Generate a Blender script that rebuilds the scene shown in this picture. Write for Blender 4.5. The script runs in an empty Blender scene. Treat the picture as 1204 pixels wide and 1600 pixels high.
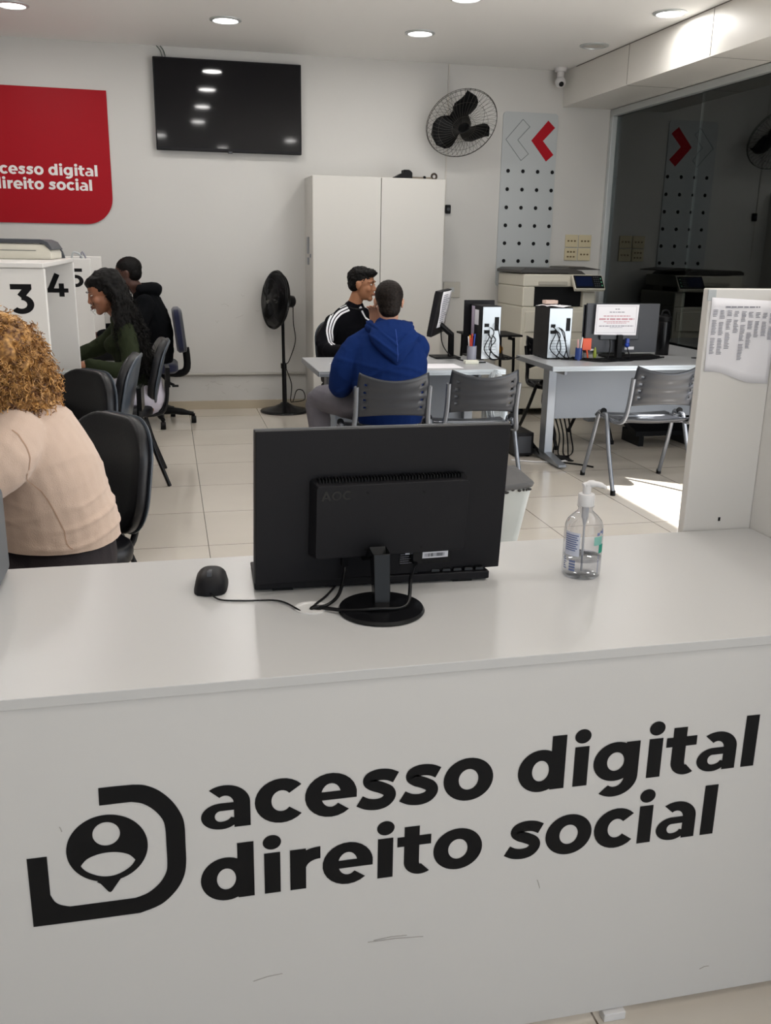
import bpy, bmesh, math, random
from mathutils import Vector, Matrix, noise
from mathutils.geometry import tessellate_polygon
random.seed(7)
PI = math.pi
C = bpy.context.scene.collection
sc = bpy.context.scene

# ------------------------------------------------------------ camera
F_PX, PITCH, ROLL, YAW, EYE = 1449.56, 0.278511, 0.0171867, 0.2292201, 1.43
_cy, _sy = math.cos(YAW), math.sin(YAW)
fwd = Vector((_sy*math.cos(PITCH), _cy*math.cos(PITCH), -math.sin(PITCH)))
r0 = Vector((_cy, -_sy, 0)); u0 = r0.cross(fwd)
rt = r0*math.cos(ROLL)+u0*math.sin(ROLL); up = -r0*math.sin(ROLL)+u0*math.cos(ROLL)
cd = bpy.data.cameras.new('camera'); cam = bpy.data.objects.new('camera', cd); C.objects.link(cam)
cam.matrix_world = Matrix(((rt.x, up.x, -fwd.x, 0), (rt.y, up.y, -fwd.y, 0), (rt.z, up.z, -fwd.z, EYE), (0, 0, 0, 1)))
cd.sensor_fit = 'HORIZONTAL'; cd.sensor_width = 36; cd.lens = F_PX/1204*36; cd.clip_start = 0.05
sc.camera = cam
# ------------------------------------------------------------ light, exposure
sc.view_settings.view_transform = 'Standard'; sc.view_settings.look = 'None'
sc.view_settings.gamma = 1.0; sc.view_settings.use_curve_mapping = False
sc.view_settings.exposure = -0.13
w = bpy.data.worlds.new('sky'); sc.world = w; w.use_nodes = True
bg = w.node_tree.nodes['Background']; bg.inputs[0].default_value = (0.80, 0.90, 1.0, 1); bg.inputs[1].default_value = 1.0
sd = bpy.data.lights.new('sun', 'SUN'); sd.energy = 17.0; sd.angle = 0.012; sd.color = (1.0, 0.97, 0.93)
sun = bpy.data.objects.new('sun', sd); C.objects.link(sun)
_e = math.radians(54)
_sdir = Vector((-0.775*math.cos(_e), 0.632*math.cos(_e), -math.sin(_e)))
sun.rotation_euler = _sdir.to_track_quat('-Z', 'Y').to_euler()
def area(name, loc, d, sx, sy, power, col):
    l = bpy.data.lights.new(name, 'AREA'); l.shape = 'RECTANGLE'; l.size = sx; l.size_y = sy; l.energy = power; l.color = col
    o = bpy.data.objects.new(name, l); C.objects.link(o); o.location = loc
    o.rotation_euler = Vector(d).to_track_quat('-Z', 'Z').to_euler(); return o
area('daylight_front_opening', (1.0, -2.7, 1.55), (0, 1, 0.25), 5.5, 2.5, 30, (0.93, 0.97, 1.0))
area('daylight_side_opening', (4.0, 2.4, 1.4), (-1, 0.55, 0.18), 4.0, 2.4, 100, (0.95, 0.97, 1.0))
LAMP_POWER = 7.5

# ------------------------------------------------------------ materials
def lin(h):
    h = h.lstrip('#'); v = [int(h[i:i+2], 16)/255 for i in (0, 2, 4)]
    return tuple((c/12.92 if c <= .04045 else ((c+.055)/1.055)**2.4) for c in v)
MATS = {}
def mat(name, col, rough=.5, metal=0, bump=0, bscale=60, var=0, vscale=8, spec=.5, coat=0, sheen=0, alpha=1, trans=0, ior=1.45):
    if name in MATS: return MATS[name]
    m = bpy.data.materials.new(name); m.use_nodes = True; nt = m.node_tree; b = nt.nodes['Principled BSDF']
    c = lin(col) if isinstance(col, str) else col
    b.inputs['Base Color'].default_value = (*c, 1); b.inputs['Roughness'].default_value = rough; b.inputs['Metallic'].default_value = metal
    b.inputs['Specular IOR Level'].default_value = spec; b.inputs['Coat Weight'].default_value = coat
    b.inputs['Sheen Weight'].default_value = sheen; b.inputs['Transmission Weight'].default_value = trans; b.inputs['IOR'].default_value = ior
    tc = nt.nodes.new('ShaderNodeTexCoord')
    if var:
        n = nt.nodes.new('ShaderNodeTexNoise'); n.inputs['Scale'].default_value = vscale; n.inputs['Detail'].default_value = 4
        nt.links.new(tc.outputs['Object'], n.inputs['Vector'])
        mx = nt.nodes.new('ShaderNodeMix'); mx.data_type = 'RGBA'
        mx.inputs['A'].default_value = (*[max(0, x*(1-var)) for x in c], 1); mx.inputs['B'].default_value = (*[min(1, x*(1+var)) for x in c], 1)
        nt.links.new(n.outputs['Fac'], mx.inputs['Factor']); nt.links.new(mx.outputs['Result'], b.inputs['Base Color'])
    if bump:
        n = nt.nodes.new('ShaderNodeTexNoise'); n.inputs['Scale'].default_value = bscale; n.inputs['Detail'].default_value = 3
        nt.links.new(tc.outputs['Object'], n.inputs['Vector'])
        bp = nt.nodes.new('ShaderNodeBump'); bp.inputs['Strength'].default_value = bump; bp.inputs['Distance'].default_value = .01
        nt.links.new(n.outputs['Fac'], bp.inputs['Height']); nt.links.new(bp.outputs['Normal'], b.inputs['Normal'])
    MATS[name] = m; return m
def emis(name, col, s):
    m = bpy.data.materials.new(name); m.use_nodes = True; b = m.node_tree.nodes['Principled BSDF']
    b.inputs['Base Color'].default_value = (*col, 1); b.inputs['Emission Color'].default_value = (*col, 1); b.inputs['Emission Strength'].default_value = s
    MATS[name] = m; return m
M_wall = mat('wall_paint', '#c6c4c0', .6, bump=.05, bscale=25, var=.02, vscale=2)
M_ceil = mat('ceiling_paint', '#efeeec', .55)
M_soff = mat('soffit_panel', '#e2dfd9', .4)
M_base = mat('tan_tile', '#b3a793', .25, var=.05, vscale=6)
M_white = mat('white_laminate', '#d6d3cf', .35, var=.01, vscale=3)
M_counter = mat('counter_laminate', '#bcbbba', .30, var=.012, vscale=5)
M_front = mat('counter_front_laminate', '#c4c2c0', .38, var=.015, vscale=4)
M_cab = mat('cabinet_white', '#c8c5bf', .4)
M_grayfr = mat('aluminium_frame', '#c4c8c8', .35, metal=.4)
M_ink = mat('black_vinyl', '#0b0b0d', .5, spec=.2)
M_black = mat('black_plastic', '#141316', .5, bump=.03, bscale=400, spec=.25)
M_black2 = mat('glossy_black_plastic', '#0c0c0e', .25, spec=.3)
M_dkgrey = mat('dark_grey_plastic', '#3b3d42', .5)
M_screen = mat('screen_glass', '#09080c', .05, spec=.3)
M_red = mat('red_vinyl', '#9c0c1a', .5, spec=.2)
M_redp = mat('red_print', '#a60c1c', .5, spec=.2)
M_grey = mat('grey_panel', '#b3b7b8', .5)
M_deskg = mat('grey_desk_top', '#a3a4a6', .3, var=.02, vscale=20)
M_deskd = mat('grey_desk_edge', '#73767b', .35)
M_modesty = mat('grey_modesty_panel', '#949aa3', .4, var=.03, vscale=6)
M_steelg = mat('grey_painted_steel', '#8a8e94', .3, metal=.5)
M_chairg = mat('charcoal_chair_plastic', '#323439', .3, bump=.02, bscale=200)
M_tubeg = mat('grey_tube', '#7f838a', .25, metal=.6)
M_chrome = mat('chrome_tube', '#aaaaae', .12, metal=1)
M_pad = mat('black_leatherette', '#0d0d11', .38, spec=.35, bump=.05, bscale=150)
M_shell = mat('chair_shell', '#3f464f', .3)
M_navy = mat('navy_fabric', '#0c1230', .9, sheen=.3)
M_silver = mat('galvanised_steel', '#b6bdc2', .3, metal=.4)
M_beige = mat('copier_beige', '#cbc6b8', .45)
M_cream = mat('cream_plastic', '#c9bd9d', .45)
M_paper = mat('paper', '#e6e4e8', .7)
M_pprint = mat('grey_print', '#8b8a93', .8)
M_pred = mat('rose_print', '#c08a94', .8)
M_clearp = mat('frosted_plastic', '#d2d2d6', .35, trans=.35)
M_whitep = mat('white_pump_plastic', '#d3d1d1', .35)
M_orange = mat('orange_plastic', '#e0542c', .4)
M_amber = mat('amber_fabric', '#b8790f', .8)
M_blue = mat('blue_plastic', '#1d3c96', .4)
M_green = mat('teal_print', '#0c8f78', .5)
M_teal2 = mat('pale_teal_print', '#7fb3a8', .5)
M_bluep = mat('blue_print', '#68749a', .5)
M_bin = mat('grey_bin_plastic', '#a9aca9', .5, var=.12, vscale=9)
M_lamp = emis('lamp_glow', (1, .98, .95), 9.0)
M_lampoff = mat('lamp_off', '#b9b6b0', .4)

# floor: polished porcelain squares with thin brown joints
def floor_mat():
    m = bpy.data.materials.new('porcelain_tiles'); m.use_nodes = True; nt = m.node_tree; b = nt.nodes['Principled BSDF']
    tc = nt.nodes.new('ShaderNodeTexCoord'); mp = nt.nodes.new('ShaderNodeMapping'); mp.inputs['Location'].default_value = (-.142+6, -4.37+12.0, 0)
    br = nt.nodes.new('ShaderNodeTexBrick'); br.offset = 0; br.squash = 1
    br.inputs['Color1'].default_value = (*lin('#cdc5ba'), 1); br.inputs['Color2'].default_value = (*lin('#c8c0b5'), 1); br.inputs['Mortar'].default_value = (*lin('#5c5044'), 1)
    br.inputs['Scale'].default_value = 1; br.inputs['Brick Width'].default_value = .6; br.inputs['Row Height'].default_value = .603
    br.inputs['Mortar Size'].default_value = .0022; br.inputs['Mortar Smooth'].default_value = .1
    nt.links.new(tc.outputs['Object'], mp.inputs['Vector']); nt.links.new(mp.outputs['Vector'], br.inputs['Vector'])
    n = nt.nodes.new('ShaderNodeTexNoise'); n.inputs['Scale'].default_value = 2.5; n.inputs['Detail'].default_value = 6
    nt.links.new(tc.outputs['Object'], n.inputs['Vector'])
    mx = nt.nodes.new('ShaderNodeMix'); mx.data_type = 'RGBA'; mx.blend_type = 'MULTIPLY'; mx.inputs['Factor'].default_value = .12
    nt.links.new(br.outputs['Color'], mx.inputs['A']); nt.links.new(n.outputs['Fac'], mx.inputs['B']); nt.links.new(mx.outputs['Result'], b.inputs['Base Color'])
    b.inputs['Roughness'].default_value = .11; b.inputs['Specular IOR Level'].default_value = .6
    return m
M_floor = floor_mat()
def glass_mat():
    m = bpy.data.materials.new('smoked_glass'); m.use_nodes = True; nt = m.node_tree; nt.nodes.remove(nt.nodes['Principled BSDF'])
    out = nt.nodes['Material Output']; fr = nt.nodes.new('ShaderNodeFresnel'); fr.inputs['IOR'].default_value = 1.62
    tr = nt.nodes.new('ShaderNodeBsdfTransparent'); tr.inputs[0].default_value = (.34, .37, .37, 1)
    gl = nt.nodes.new('ShaderNodeBsdfGlossy'); gl.inputs['Roughness'].default_value = .02; gl.inputs[0].default_value = (.9, .95, .95, 1)
    mx = nt.nodes.new('ShaderNodeMixShader'); nt.links.new(fr.outputs[0], mx.inputs[0]); nt.links.new(tr.outputs[0], mx.inputs[1]); nt.links.new(gl.outputs[0], mx.inputs[2])
    nt.links.new(mx.outputs[0], out.inputs[0]); return m
M_glass = glass_mat()
def clear_mat():
    m = bpy.data.materials.new('clear_bottle'); m.use_nodes = True; nt = m.node_tree; nt.nodes.remove(nt.nodes['Principled BSDF'])
    out = nt.nodes['Material Output']; lw = nt.nodes.new('ShaderNodeLayerWeight'); lw.inputs[0].default_value = .35
    rp = nt.nodes.new('ShaderNodeMath'); rp.operation = 'MULTIPLY'; rp.inputs[1].default_value = .75
    tr = nt.nodes.new('ShaderNodeBsdfTransparent'); tr.inputs[0].default_value = (.93, .93, .94, 1)
    gl = nt.nodes.new('ShaderNodeBsdfGlossy'); gl.inputs['Roughness'].default_value = .06; gl.inputs[0].default_value = (.75, .77, .8, 1)
    mx = nt.nodes.new('ShaderNodeMixShader'); nt.links.new(lw.outputs['Facing'], rp.inputs[0]); nt.links.new(rp.outputs[0], mx.inputs[0]); nt.links.new(tr.outputs[0], mx.inputs[1]); nt.links.new(gl.outputs[0], mx.inputs[2])
    nt.links.new(mx.outputs[0], out.inputs[0]); return m
M_clear = clear_mat()

# ------------------------------------------------------------ object helpers
def tag(o, label=None, cat=None, group=None, kind=None):
    if label: o['label'] = label
    if cat: o['category'] = cat
    if group: o['group'] = group
    if kind: o['kind'] = kind
    return o
def empty(name, loc, label, cat, rz=0, group=None):
    o = bpy.data.objects.new(name, None); C.objects.link(o); o.location = loc; o.rotation_euler = (0, 0, rz); o.empty_display_size = .1
    return tag(o, label, cat, group)
def cr_spline(pts, n=6):
    pts = [Vector(p) for p in pts]
    if len(pts) < 3: return pts
    out = []
    for i in range(len(pts)-1):
        p0 = pts[max(i-1, 0)]; p1 = pts[i]; p2 = pts[i+1]; p3 = pts[min(i+2, len(pts)-1)]
        for k in range(n):
            t = k/n
            out.append(.5*((2*p1)+(p2-p0)*t+(2*p0-5*p1+4*p2-p3)*t*t+(3*p1-p0-3*p2+p3)*t**3))
    out.append(pts[-1]); return out
class MB:
    def __init__(s): s.bm = bmesh.new()
    def box(s, c, size, rot=None, taper=None):
        sx, sy, sz = [x/2 for x in size]; R_ = rot or Matrix.Identity(3); vs = []
        for z in (-1, 1):
            k = taper if (taper and z > 0) else 1
            for x, y in ((-1, -1), (1, -1), (1, 1), (-1, 1)):
                vs.append(s.bm.verts.new(Vector(c)+R_ @ Vector((x*sx*k, y*sy*k, z*sz))))
        for f in ((3, 2, 1, 0), (4, 5, 6, 7), (0, 1, 5, 4), (1, 2, 6, 5), (2, 3, 7, 6), (3, 0, 4, 7)): s.bm.faces.new([vs[i] for i in f])
        return s
    def bb(s, x0, x1, y0, y1, z0, z1): return s.box(((x0+x1)/2, (y0+y1)/2, (z0+z1)/2), (abs(x1-x0), abs(y1-y0), abs(z1-z0)))
    def rings(s, rings, close=True, caps=True):
        R_ = [[s.bm.verts.new(p) for p in r] for r in rings]
        n = len(R_[0])
        for a, b in zip(R_, R_[1:]):
            for i in range(n if close else n-1):
                j = (i+1) % n; s.bm.faces.new((a[i], a[j], b[j], b[i]))
        if caps and close:
            s.bm.faces.new(R_[0][::-1]); s.bm.faces.new(R_[-1])
        return s
    def tube(s, pts, r, n=8, smooth=0):
        pts = cr_spline(pts, smooth) if smooth else [Vector(p) for p in pts]
        m = len(pts); rr = r if isinstance(r, (list, tuple)) else [r]*m
        if len(rr) != m: rr = [rr[min(len(rr)-1, int(i*len(rr)/m))] for i in range(m)]
        t = (pts[1]-pts[0]).normalized(); u = t.orthogonal().normalized(); rings = []
        for i, p in enumerate(pts):
            t = (pts[min(i+1, m-1)]-pts[max(i-1, 0)]).normalized()
            u = (u-t*u.dot(t)).normalized(); v = t.cross(u)
            rings.append([p+(u*math.cos(2*PI*k/n)+v*math.sin(2*PI*k/n))*rr[i] for k in range(n)])
        return s.rings(rings)
    def cyl(s, p0, p1, r, r2=None, n=24): return s.tube([p0, p1], [r, r if r2 is None else r2], n)
    def lathe(s, prof, c=(0, 0, 0), n=32, sx=1, sy=1):
        c = Vector(c)
        return s.rings([[c+Vector((r*sx*math.cos(2*PI*k/n), r*sy*math.sin(2*PI*k/n), z)) for k in range(n)] for r, z in prof])
    def poly(s, loops, fn, th=0.0):
        # flat polygon with holes; fn maps (a,b,depth)->3D
        L = [[Vector((a, b, 0)) for a, b in l] for l in loops]; flat = [p for l in L for p in l]
        tris = tessellate_polygon(L)
        f = [s.bm.verts.new(fn(p.x, p.y, th)) for p in flat]
        for t in tris:
            try: s.bm.faces.new([f[i] for i in t])
            except ValueError: pass
        if th:
            g = [s.bm.verts.new(fn(p.x, p.y, 0)) for p in flat]
            for t in tris:
                try: s.bm.faces.new([g[i] for i in t][::-1])
                except ValueError: pass
            k = 0
            for l in L:
                m = len(l)
                for i in range(m):
                    j = (i+1) % m
                    s.bm.faces.new((f[k+i], f[k+j], g[k+j], g[k+i]))
                k += m
        return s
    def sphere(s, c, r, seg=16, rot=None):
        r = r if isinstance(r, (tuple, list)) else (r, r, r); R_ = rot or Matrix.Identity(3)
        m4 = Matrix.Translation(Vector(c)) @ R_.to_4x4() @ Matrix.Diagonal((*r, 1))
        bmesh.ops.create_uvsphere(s.bm, u_segments=seg, v_segments=max(6, seg//2+2), radius=1, matrix=m4); return s
    def build(s, name, m, parent=None, world=False, bev=0, smooth=False, seg=2, recalc=True):
        if recalc: bmesh.ops.recalc_face_normals(s.bm, faces=s.bm.faces)
        me = bpy.data.meshes.new(name)
        if world and parent is not None:
            bmesh.ops.transform(s.bm, matrix=parent_world(parent).inverted(), verts=s.bm.verts)
        s.bm.to_mesh(me); s.bm.free(); me.materials.append(m)
        o = bpy.data.objects.new(name, me); C.objects.link(o); o.parent = parent
        if smooth:
            for p in me.polygons: p.use_smooth = True
        if bev:
            b = o.modifiers.new('bevel', 'BEVEL'); b.width = bev; b.segments = seg; b.limit_method = 'ANGLE'; b.angle_limit = math.radians(40)
            for p in me.polygons: p.use_smooth = True
            b.harden_normals = True
        elif smooth:
            try: me.set_sharp_from_angle(angle=math.radians(50))
            except Exception: pass
        return o
def parent_world(o):
    m = Matrix.Translation(o.location) @ o.rotation_euler.to_matrix().to_4x4() @ Matrix.Diagonal((*o.scale, 1))
    return parent_world(o.parent) @ m if o.parent else m
def copy_tree(o, parent=None):
    c = o.copy(); C.objects.link(c)
    if parent: c.parent = parent
    for ch in list(o.children): copy_tree(ch, c)
    return c
def rrect(x0, x1, y0, y1, r, n=5):
    P = []
    for cx, cy_, a in ((x1-r, y1-r, 0), (x0+r, y1-r, 90), (x0+r, y0+r, 180), (x1-r, y0+r, 270)):
        for k in range(n+1):
            t = math.radians(a+90*k/n); P.append((cx+r*math.cos(t), cy_+r*math.sin(t)))
    return P

# ------------------------------------------------------------ lettering
def seg_arc(cx, cy_, rx, ry, wx, wy, a0, a1, n=22):
    O = []; I = []
    for k in range(n+1):
        t = math.radians(a0+(a1-a0)*k/n)
        O.append((cx+rx*math.cos(t), cy_+ry*math.sin(t))); I.append((cx+(rx-wx)*math.cos(t), cy_+(ry-wy)*math.sin(t)))
    return [[O[k], O[k+1], I[k+1], I[k]] for k in range(n)]
def seg_box(x0, x1, y0, y1): return [[(x0, y0), (x1, y0), (x1, y1), (x0, y1)]]
def seg_path(pts, wd, sm=5):
    P = [(p.x, p.y) for p in cr_spline([(a, b, 0) for a, b in pts], sm)] if sm else pts
    L = []; R_ = []
    for i, (x, y) in enumerate(P):
        a = P[max(0, i-1)]; b = P[min(len(P)-1, i+1)]; dx, dy = b[0]-a[0], b[1]-a[1]; d = math.hypot(dx, dy)
        nx, ny = -dy/d*wd/2, dx/d*wd/2; L.append((x+nx, y+ny)); R_.append((x-nx, y-ny))
    return [[L[i], L[i+1], R_[i+1], R_[i]] for i in range(len(P)-1)]
def glyph(ch):
    if ch == 'a': return .607, seg_box(.385, .572, 0, .325)+seg_arc(.287, .315, .285, .242, .187, .135, -3, 128)+seg_arc(.235, .158, .222, .170, .155, .10, 88, 272)+seg_box(.228, .42, .228, .328)+seg_arc(.242, .158, .21, .170, .10, .10, 268, 345)
    if ch == 'c': return .579, seg_arc(.325, .275, .308, .292, .19, .155, 41, 319)
    if ch == 'e': return .635, seg_arc(.325, .275, .308, .292, .19, .135, 0, 314)+seg_box(.12, .631, .213, .322)
    if ch == 's': return .521, seg_path([(.468, .418), (.375, .462), (.26, .474), (.165, .445), (.145, .388), (.20, .338), (.29, .298), (.375, .245), (.395, .175), (.34, .105), (.24, .078), (.125, .094), (.03, .145)], .150)
    if ch == 'o': return .660, seg_arc(.33, .275, .314, .292, .19, .152, 0, 360, 40)
    if ch == 'd': return .694, seg_arc(.31, .275, .295, .292, .185, .150, 0, 360, 40)+seg_box(.442, .632, 0, .742)
    if ch == 'g': return .701, seg_arc(.315, .29, .30, .275, .185, .145, 0, 360, 40)+seg_box(.445, .635, .06, .553)+seg_arc(.320, .065, .315, .275, .19, .14, 0, -130)
    if ch == 'i': return .304, seg_box(.057, .247, 0, .553)+seg_arc(.152, .695, .108, .098, .107, .097, 0, 360, 24)
    if ch == 'l': return .304, seg_box(.057, .247, 0, .742)
    if ch == 't': return .437, seg_box(.082, .272, .16, .675)+seg_box(-.005, .42, .405, .54)+seg_arc(.287, .178, .205, .187, .19, .142, 180, 305)
    if ch == 'r': return .428, seg_box(.057, .247, 0, .553)+seg_arc(.42, .285, .37, .275, .20, .165, 90, 172)
    if ch == 'A': return .74, seg_path([(.09, 0), (.37, .7)], .16, 0)+seg_path([(.37, .7), (.65, 0)], .16, 0)+seg_box(.2, .54, .14, .25)
    if ch == 'O': return .80, seg_arc(.4, .35, .37, .35, .16, .13, 0, 360, 40)
    if ch == 'C': return .72, seg_arc(.4, .35, .37, .35, .16, .13, 45, 315)
    if ch == '3': return .62, seg_box(.05, .55, .58, .71)+seg_path([(.48, .64), (.27, .40)], .17, 0)+seg_arc(.285, .22, .3, .235, .165, .13, -140, 88)
    if ch == '4': return .70, seg_path([(.36, .72), (.12, .22)], .17, 0)+seg_box(.03, .68, .13, .265)+seg_box(.39, .55, 0, .42)
    if ch == '5': return .62, seg_box(.10, .55, .58, .71)+seg_box(.10, .25, .34, .62)+seg_arc(.285, .225, .3, .24, .165, .13, -140, 118)
    if ch == '6': return .66, seg_arc(.33, .225, .3, .235, .16, .13, 0, 360, 36)+seg_path([(.12, .22), (.14, .42), (.24, .58), (.40, .65), (.52, .64)], .16)
    return .287, []
def text(s, mb, fn, size, th, track=0.0):
    x = 0
    for ch in s:
        adv, polys = glyph(ch)
        k = 0; prev = None
        for P in polys:
            if prev is None or len(set(P) & set(prev)) < 2: k += 1     # each stroke gets its own hair-thin layer
            prev = P
            mb.poly([[((x+a)*size, b*size) for a, b in P]], (lambda a, b, d, k=k: fn(a, b, .0002+.00003*k)), 0)
        x += adv+track
    return x*size

# ============================================================ ROOM
ROOM_X0, ROOM_X1, ROOM_Y0, WALL_Y, CEIL = -4.2, 4.04, -2.9, 8.42, 2.955
def struct(name, mb, m, **k): o = mb.build(name, m, **k); o['kind'] = 'structure'; return o
struct('floor', MB().bb(ROOM_X0-.2, ROOM_X1+2.2, ROOM_Y0-.2, WALL_Y+.2, -.1, 0), M_floor)
struct('ceiling', MB().bb(ROOM_X0-.2, ROOM_X1+.12, ROOM_Y0-.2, WALL_Y+.2, CEIL, CEIL+.1).bb(ROOM_X1+.12, ROOM_X1+2.1, 4.52, WALL_Y+.2, CEIL, CEIL+.1), M_ceil)
struct('wall_back', MB().bb(ROOM_X0-.2, ROOM_X1+2.2, WALL_Y, WALL_Y+.15, 0, CEIL), M_wall)
struct('wall_left', MB().bb(ROOM_X0-.15, ROOM_X0, ROOM_Y0, WALL_Y, 0, CEIL), M_wall)
struct('wall_front', MB().bb(ROOM_X0, -2.0, ROOM_Y0-.15, ROOM_Y0, 0, CEIL).bb(-2.0, ROOM_X1, ROOM_Y0-.15, ROOM_Y0, 2.8, CEIL), M_wall)
# right side: header above the smoked glass, doorway nearer the street, solid wall beyond it
struct('wall_right', MB().bb(ROOM_X1, ROOM_X1+.12, ROOM_Y0+.3, WALL_Y, 2.72, CEIL).bb(ROOM_X1, ROOM_X1+.12, ROOM_Y0, ROOM_Y0+.3, 0, CEIL), M_wall)
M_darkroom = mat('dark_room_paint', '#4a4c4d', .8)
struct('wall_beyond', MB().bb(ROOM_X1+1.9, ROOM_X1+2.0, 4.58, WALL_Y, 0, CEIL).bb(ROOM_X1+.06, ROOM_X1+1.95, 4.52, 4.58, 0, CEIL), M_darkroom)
struct('baseboard_back', MB().bb(ROOM_X0, ROOM_X1, WALL_Y-.012, WALL_Y, 0, .075), M_base)
struct('baseboard_left', MB().bb(ROOM_X0, ROOM_X0+.012, ROOM_Y0, WALL_Y, 0, .075), M_base)
# soffit box of plasterboard panels along the right wall
so = struct('trim_1', MB().bb(3.53, ROOM_X1-.001, -2.8, WALL_Y-.001, 2.66, CEIL-.001), M_soff)
jm = MB()
for yy in (6.02, 7.19, 4.85, 3.68): jm.bb(3.528, 3.531, yy-.0015, yy+.0015, 2.665, CEIL-.002); jm.bb(3.535, 4.03, yy-.0015, yy+.0015, 2.6585, 2.661)
jm.bb(3.527, 3.531, -2.7, WALL_Y-.25, CEIL-.006, CEIL-.002)
jm.build('panel_joint', mat('joint_shadow_gap', '#6a6660', .8), so)
# smoked glazing: frame and two panes
wf = struct('window_1', MB().bb(ROOM_X1-.045, ROOM_X1+.02, 4.5, WALL_Y-.005, 2.60, 2.655).bb(ROOM_X1-.045, ROOM_X1+.02, WALL_Y-.06, WALL_Y-.004, .04, 2.60)
            .bb(ROOM_X1-.045, ROOM_X1+.02, 4.5, 4.56, .04, 2.60).bb(ROOM_X1-.045, ROOM_X1+.02, 4.5, WALL_Y-.005, .001, .04), M_grayfr, bev=.004)
MB().bb(ROOM_X1-.006, ROOM_X1, 4.56, 6.93, .04, 2.60).build('glass_pane', M_glass, wf)
MB().bb(ROOM_X1+.002, ROOM_X1+.008, 6.90, WALL_Y-.06, .04, 2.60).build('glass_pane', M_glass, wf)
struct('trim_2', MB().bb(ROOM_X1-.02, ROOM_X1+.1, 4.5, WALL_Y-.005, 2.656, 2.70), mat('header_paint', '#b9b5ae', .6, var=.12, vscale=30))
# electrical conduit along the back wall
cn = MB().cyl((-1.4, WALL_Y-.014, .315), (1.19, WALL_Y-.014, .312), .013, n=12).cyl((2.36, WALL_Y-.014, .312), (3.6, WALL_Y-.014, .31), .013, n=12)
tag(cn.build('wall_conduit', mat('grey_pvc', '#a9a69f', .5), smooth=True), 'thin grey conduit pipe running low along the back wall', 'pipe')

# ============================================================ CEILING LIGHTS
def downlight(x, y, label, on=True):
    t = empty('ceiling_light', (x, y, CEIL), label, 'ceiling light', group='round recessed ceiling lights')
    MB().lathe([(.112, 0), (.112, -.006), (.09, -.012), (.088, -.006), (.088, 0)], n=40).build('trim_ring', M_grayfr, t, smooth=True)
    MB().lathe([(.001, -.004), (.088, -.004), (.088, -.002), (.001, -.002)], n=40).build('diffuser', M_lamp if on else M_lampoff, t)
    if on:
        l = bpy.data.lights.new('lamp', 'AREA'); l.shape = 'DISK'; l.size = .17; l.energy = LAMP_POWER; l.color = (1, .975, .94)
        o = bpy.data.objects.new('lamp', l); C.objects.link(o); o.location = (x, y, CEIL-.02)
downlight(-.93, 7.33, 'lit recessed ceiling light at the left edge, above the red sign')
downlight(.49, 7.34, 'lit recessed ceiling light above the wall television')
downlight(1.91, 7.33, 'lit recessed ceiling light above the tall white cabinet')
downlight(3.31, 7.35, 'unlit recessed ceiling light near the security camera', on=False)
downlight(3.34, 6.25, 'lit recessed ceiling light beside the soffit on the right')
downlight(1.93, 6.27, 'lit recessed ceiling light cut by the top edge of the photo')
for x, y in ((.49, 6.27), (-.93, 6.27), (-.93, 5.0), (.49, 5.0), (1.91, 5.0), (3.0, 3.6), (.49, 3.6), (-.93, 3.6), (1.91, 1.8), (.0, 1.8), (1.0, .2)):
    l = bpy.data.lights.new('lamp', 'AREA'); l.shape = 'DISK'; l.size = .17; l.energy = LAMP_POWER*.8; l.color = (1, .975, .94)
    o = bpy.data.objects.new('lamp', l); C.objects.link(o); o.location = (x, y, CEIL-.02)
    t = empty('ceiling_light', (x, y, CEIL), 'lit recessed ceiling light nearer the counter, above the frame', 'ceiling light', group='ceiling lights nearer the counter')
    MB().lathe([(.112, 0), (.112, -.006), (.09, -.012), (.088, -.006), (.088, 0)], n=24).build('trim_ring', M_grayfr, t, smooth=True)
    MB().lathe([(.001, -.004), (.088, -.004), (.088, -.002), (.001, -.002)], n=24).build('diffuser', M_lamp, t)

# ============================================================ COUNTER
ct = empty('reception_counter', (.4, 1.6, 0), 'long white reception counter with black logo and lettering on its front', 'counter')
W = dict(world=True)
MB().bb(-1.3, 1.36, 1.316, 1.912, .767, .785).build('worktop', M_counter, ct, bev=.0015, **W)
MB().bb(-1.29, 1.355, 1.322, 1.34, .02, .767).build('front_panel', M_front, ct, bev=.001, **W)
MB().bb(-1.29, -1.27, 1.34, 1.9, .02, .767).bb(-.35, -.33, 1.34, 1.88, .02, .767).build('side_panel', M_front, ct, **W)
MB().bb(.755, .80, 1.312, 1.335, 0, .018).bb(-.9, -.86, 1.312, 1.335, 0, .018).bb(.3, .34, 1.6, 1.65, 0, .02).build('foot', M_whitep, ct, bev=.002, **W)
FR = 1.3215
def cf(a, b, d): return Vector((a, FR-d, b))
mb = MB()
text('acesso digital', mb, lambda a, b, d: cf(a+.0125, b+.5235, d), .1405, .0006)
text('direito social', mb, lambda a, b, d: cf(a+.0075, b+.3885, d), .1405, .0006)
mb.build('lettering', M_ink, ct, recalc=False, **W)
D_out = [(-.1385, .6205), (-.1136, .6207), (-.0874, .6203), (-.0684, .6167), (-.0473, .604), (-.0288, .583), (-.0165, .559), (-.0118, .5375), (-.0117, .5026), (-.0122, .4668), (-.0175, .4405), (-.0312, .4167), (-.055, .3955), (-.0882, .3845), (-.1379, .3844), (-.1869, .3845), (-.252, .3850)]
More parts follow.
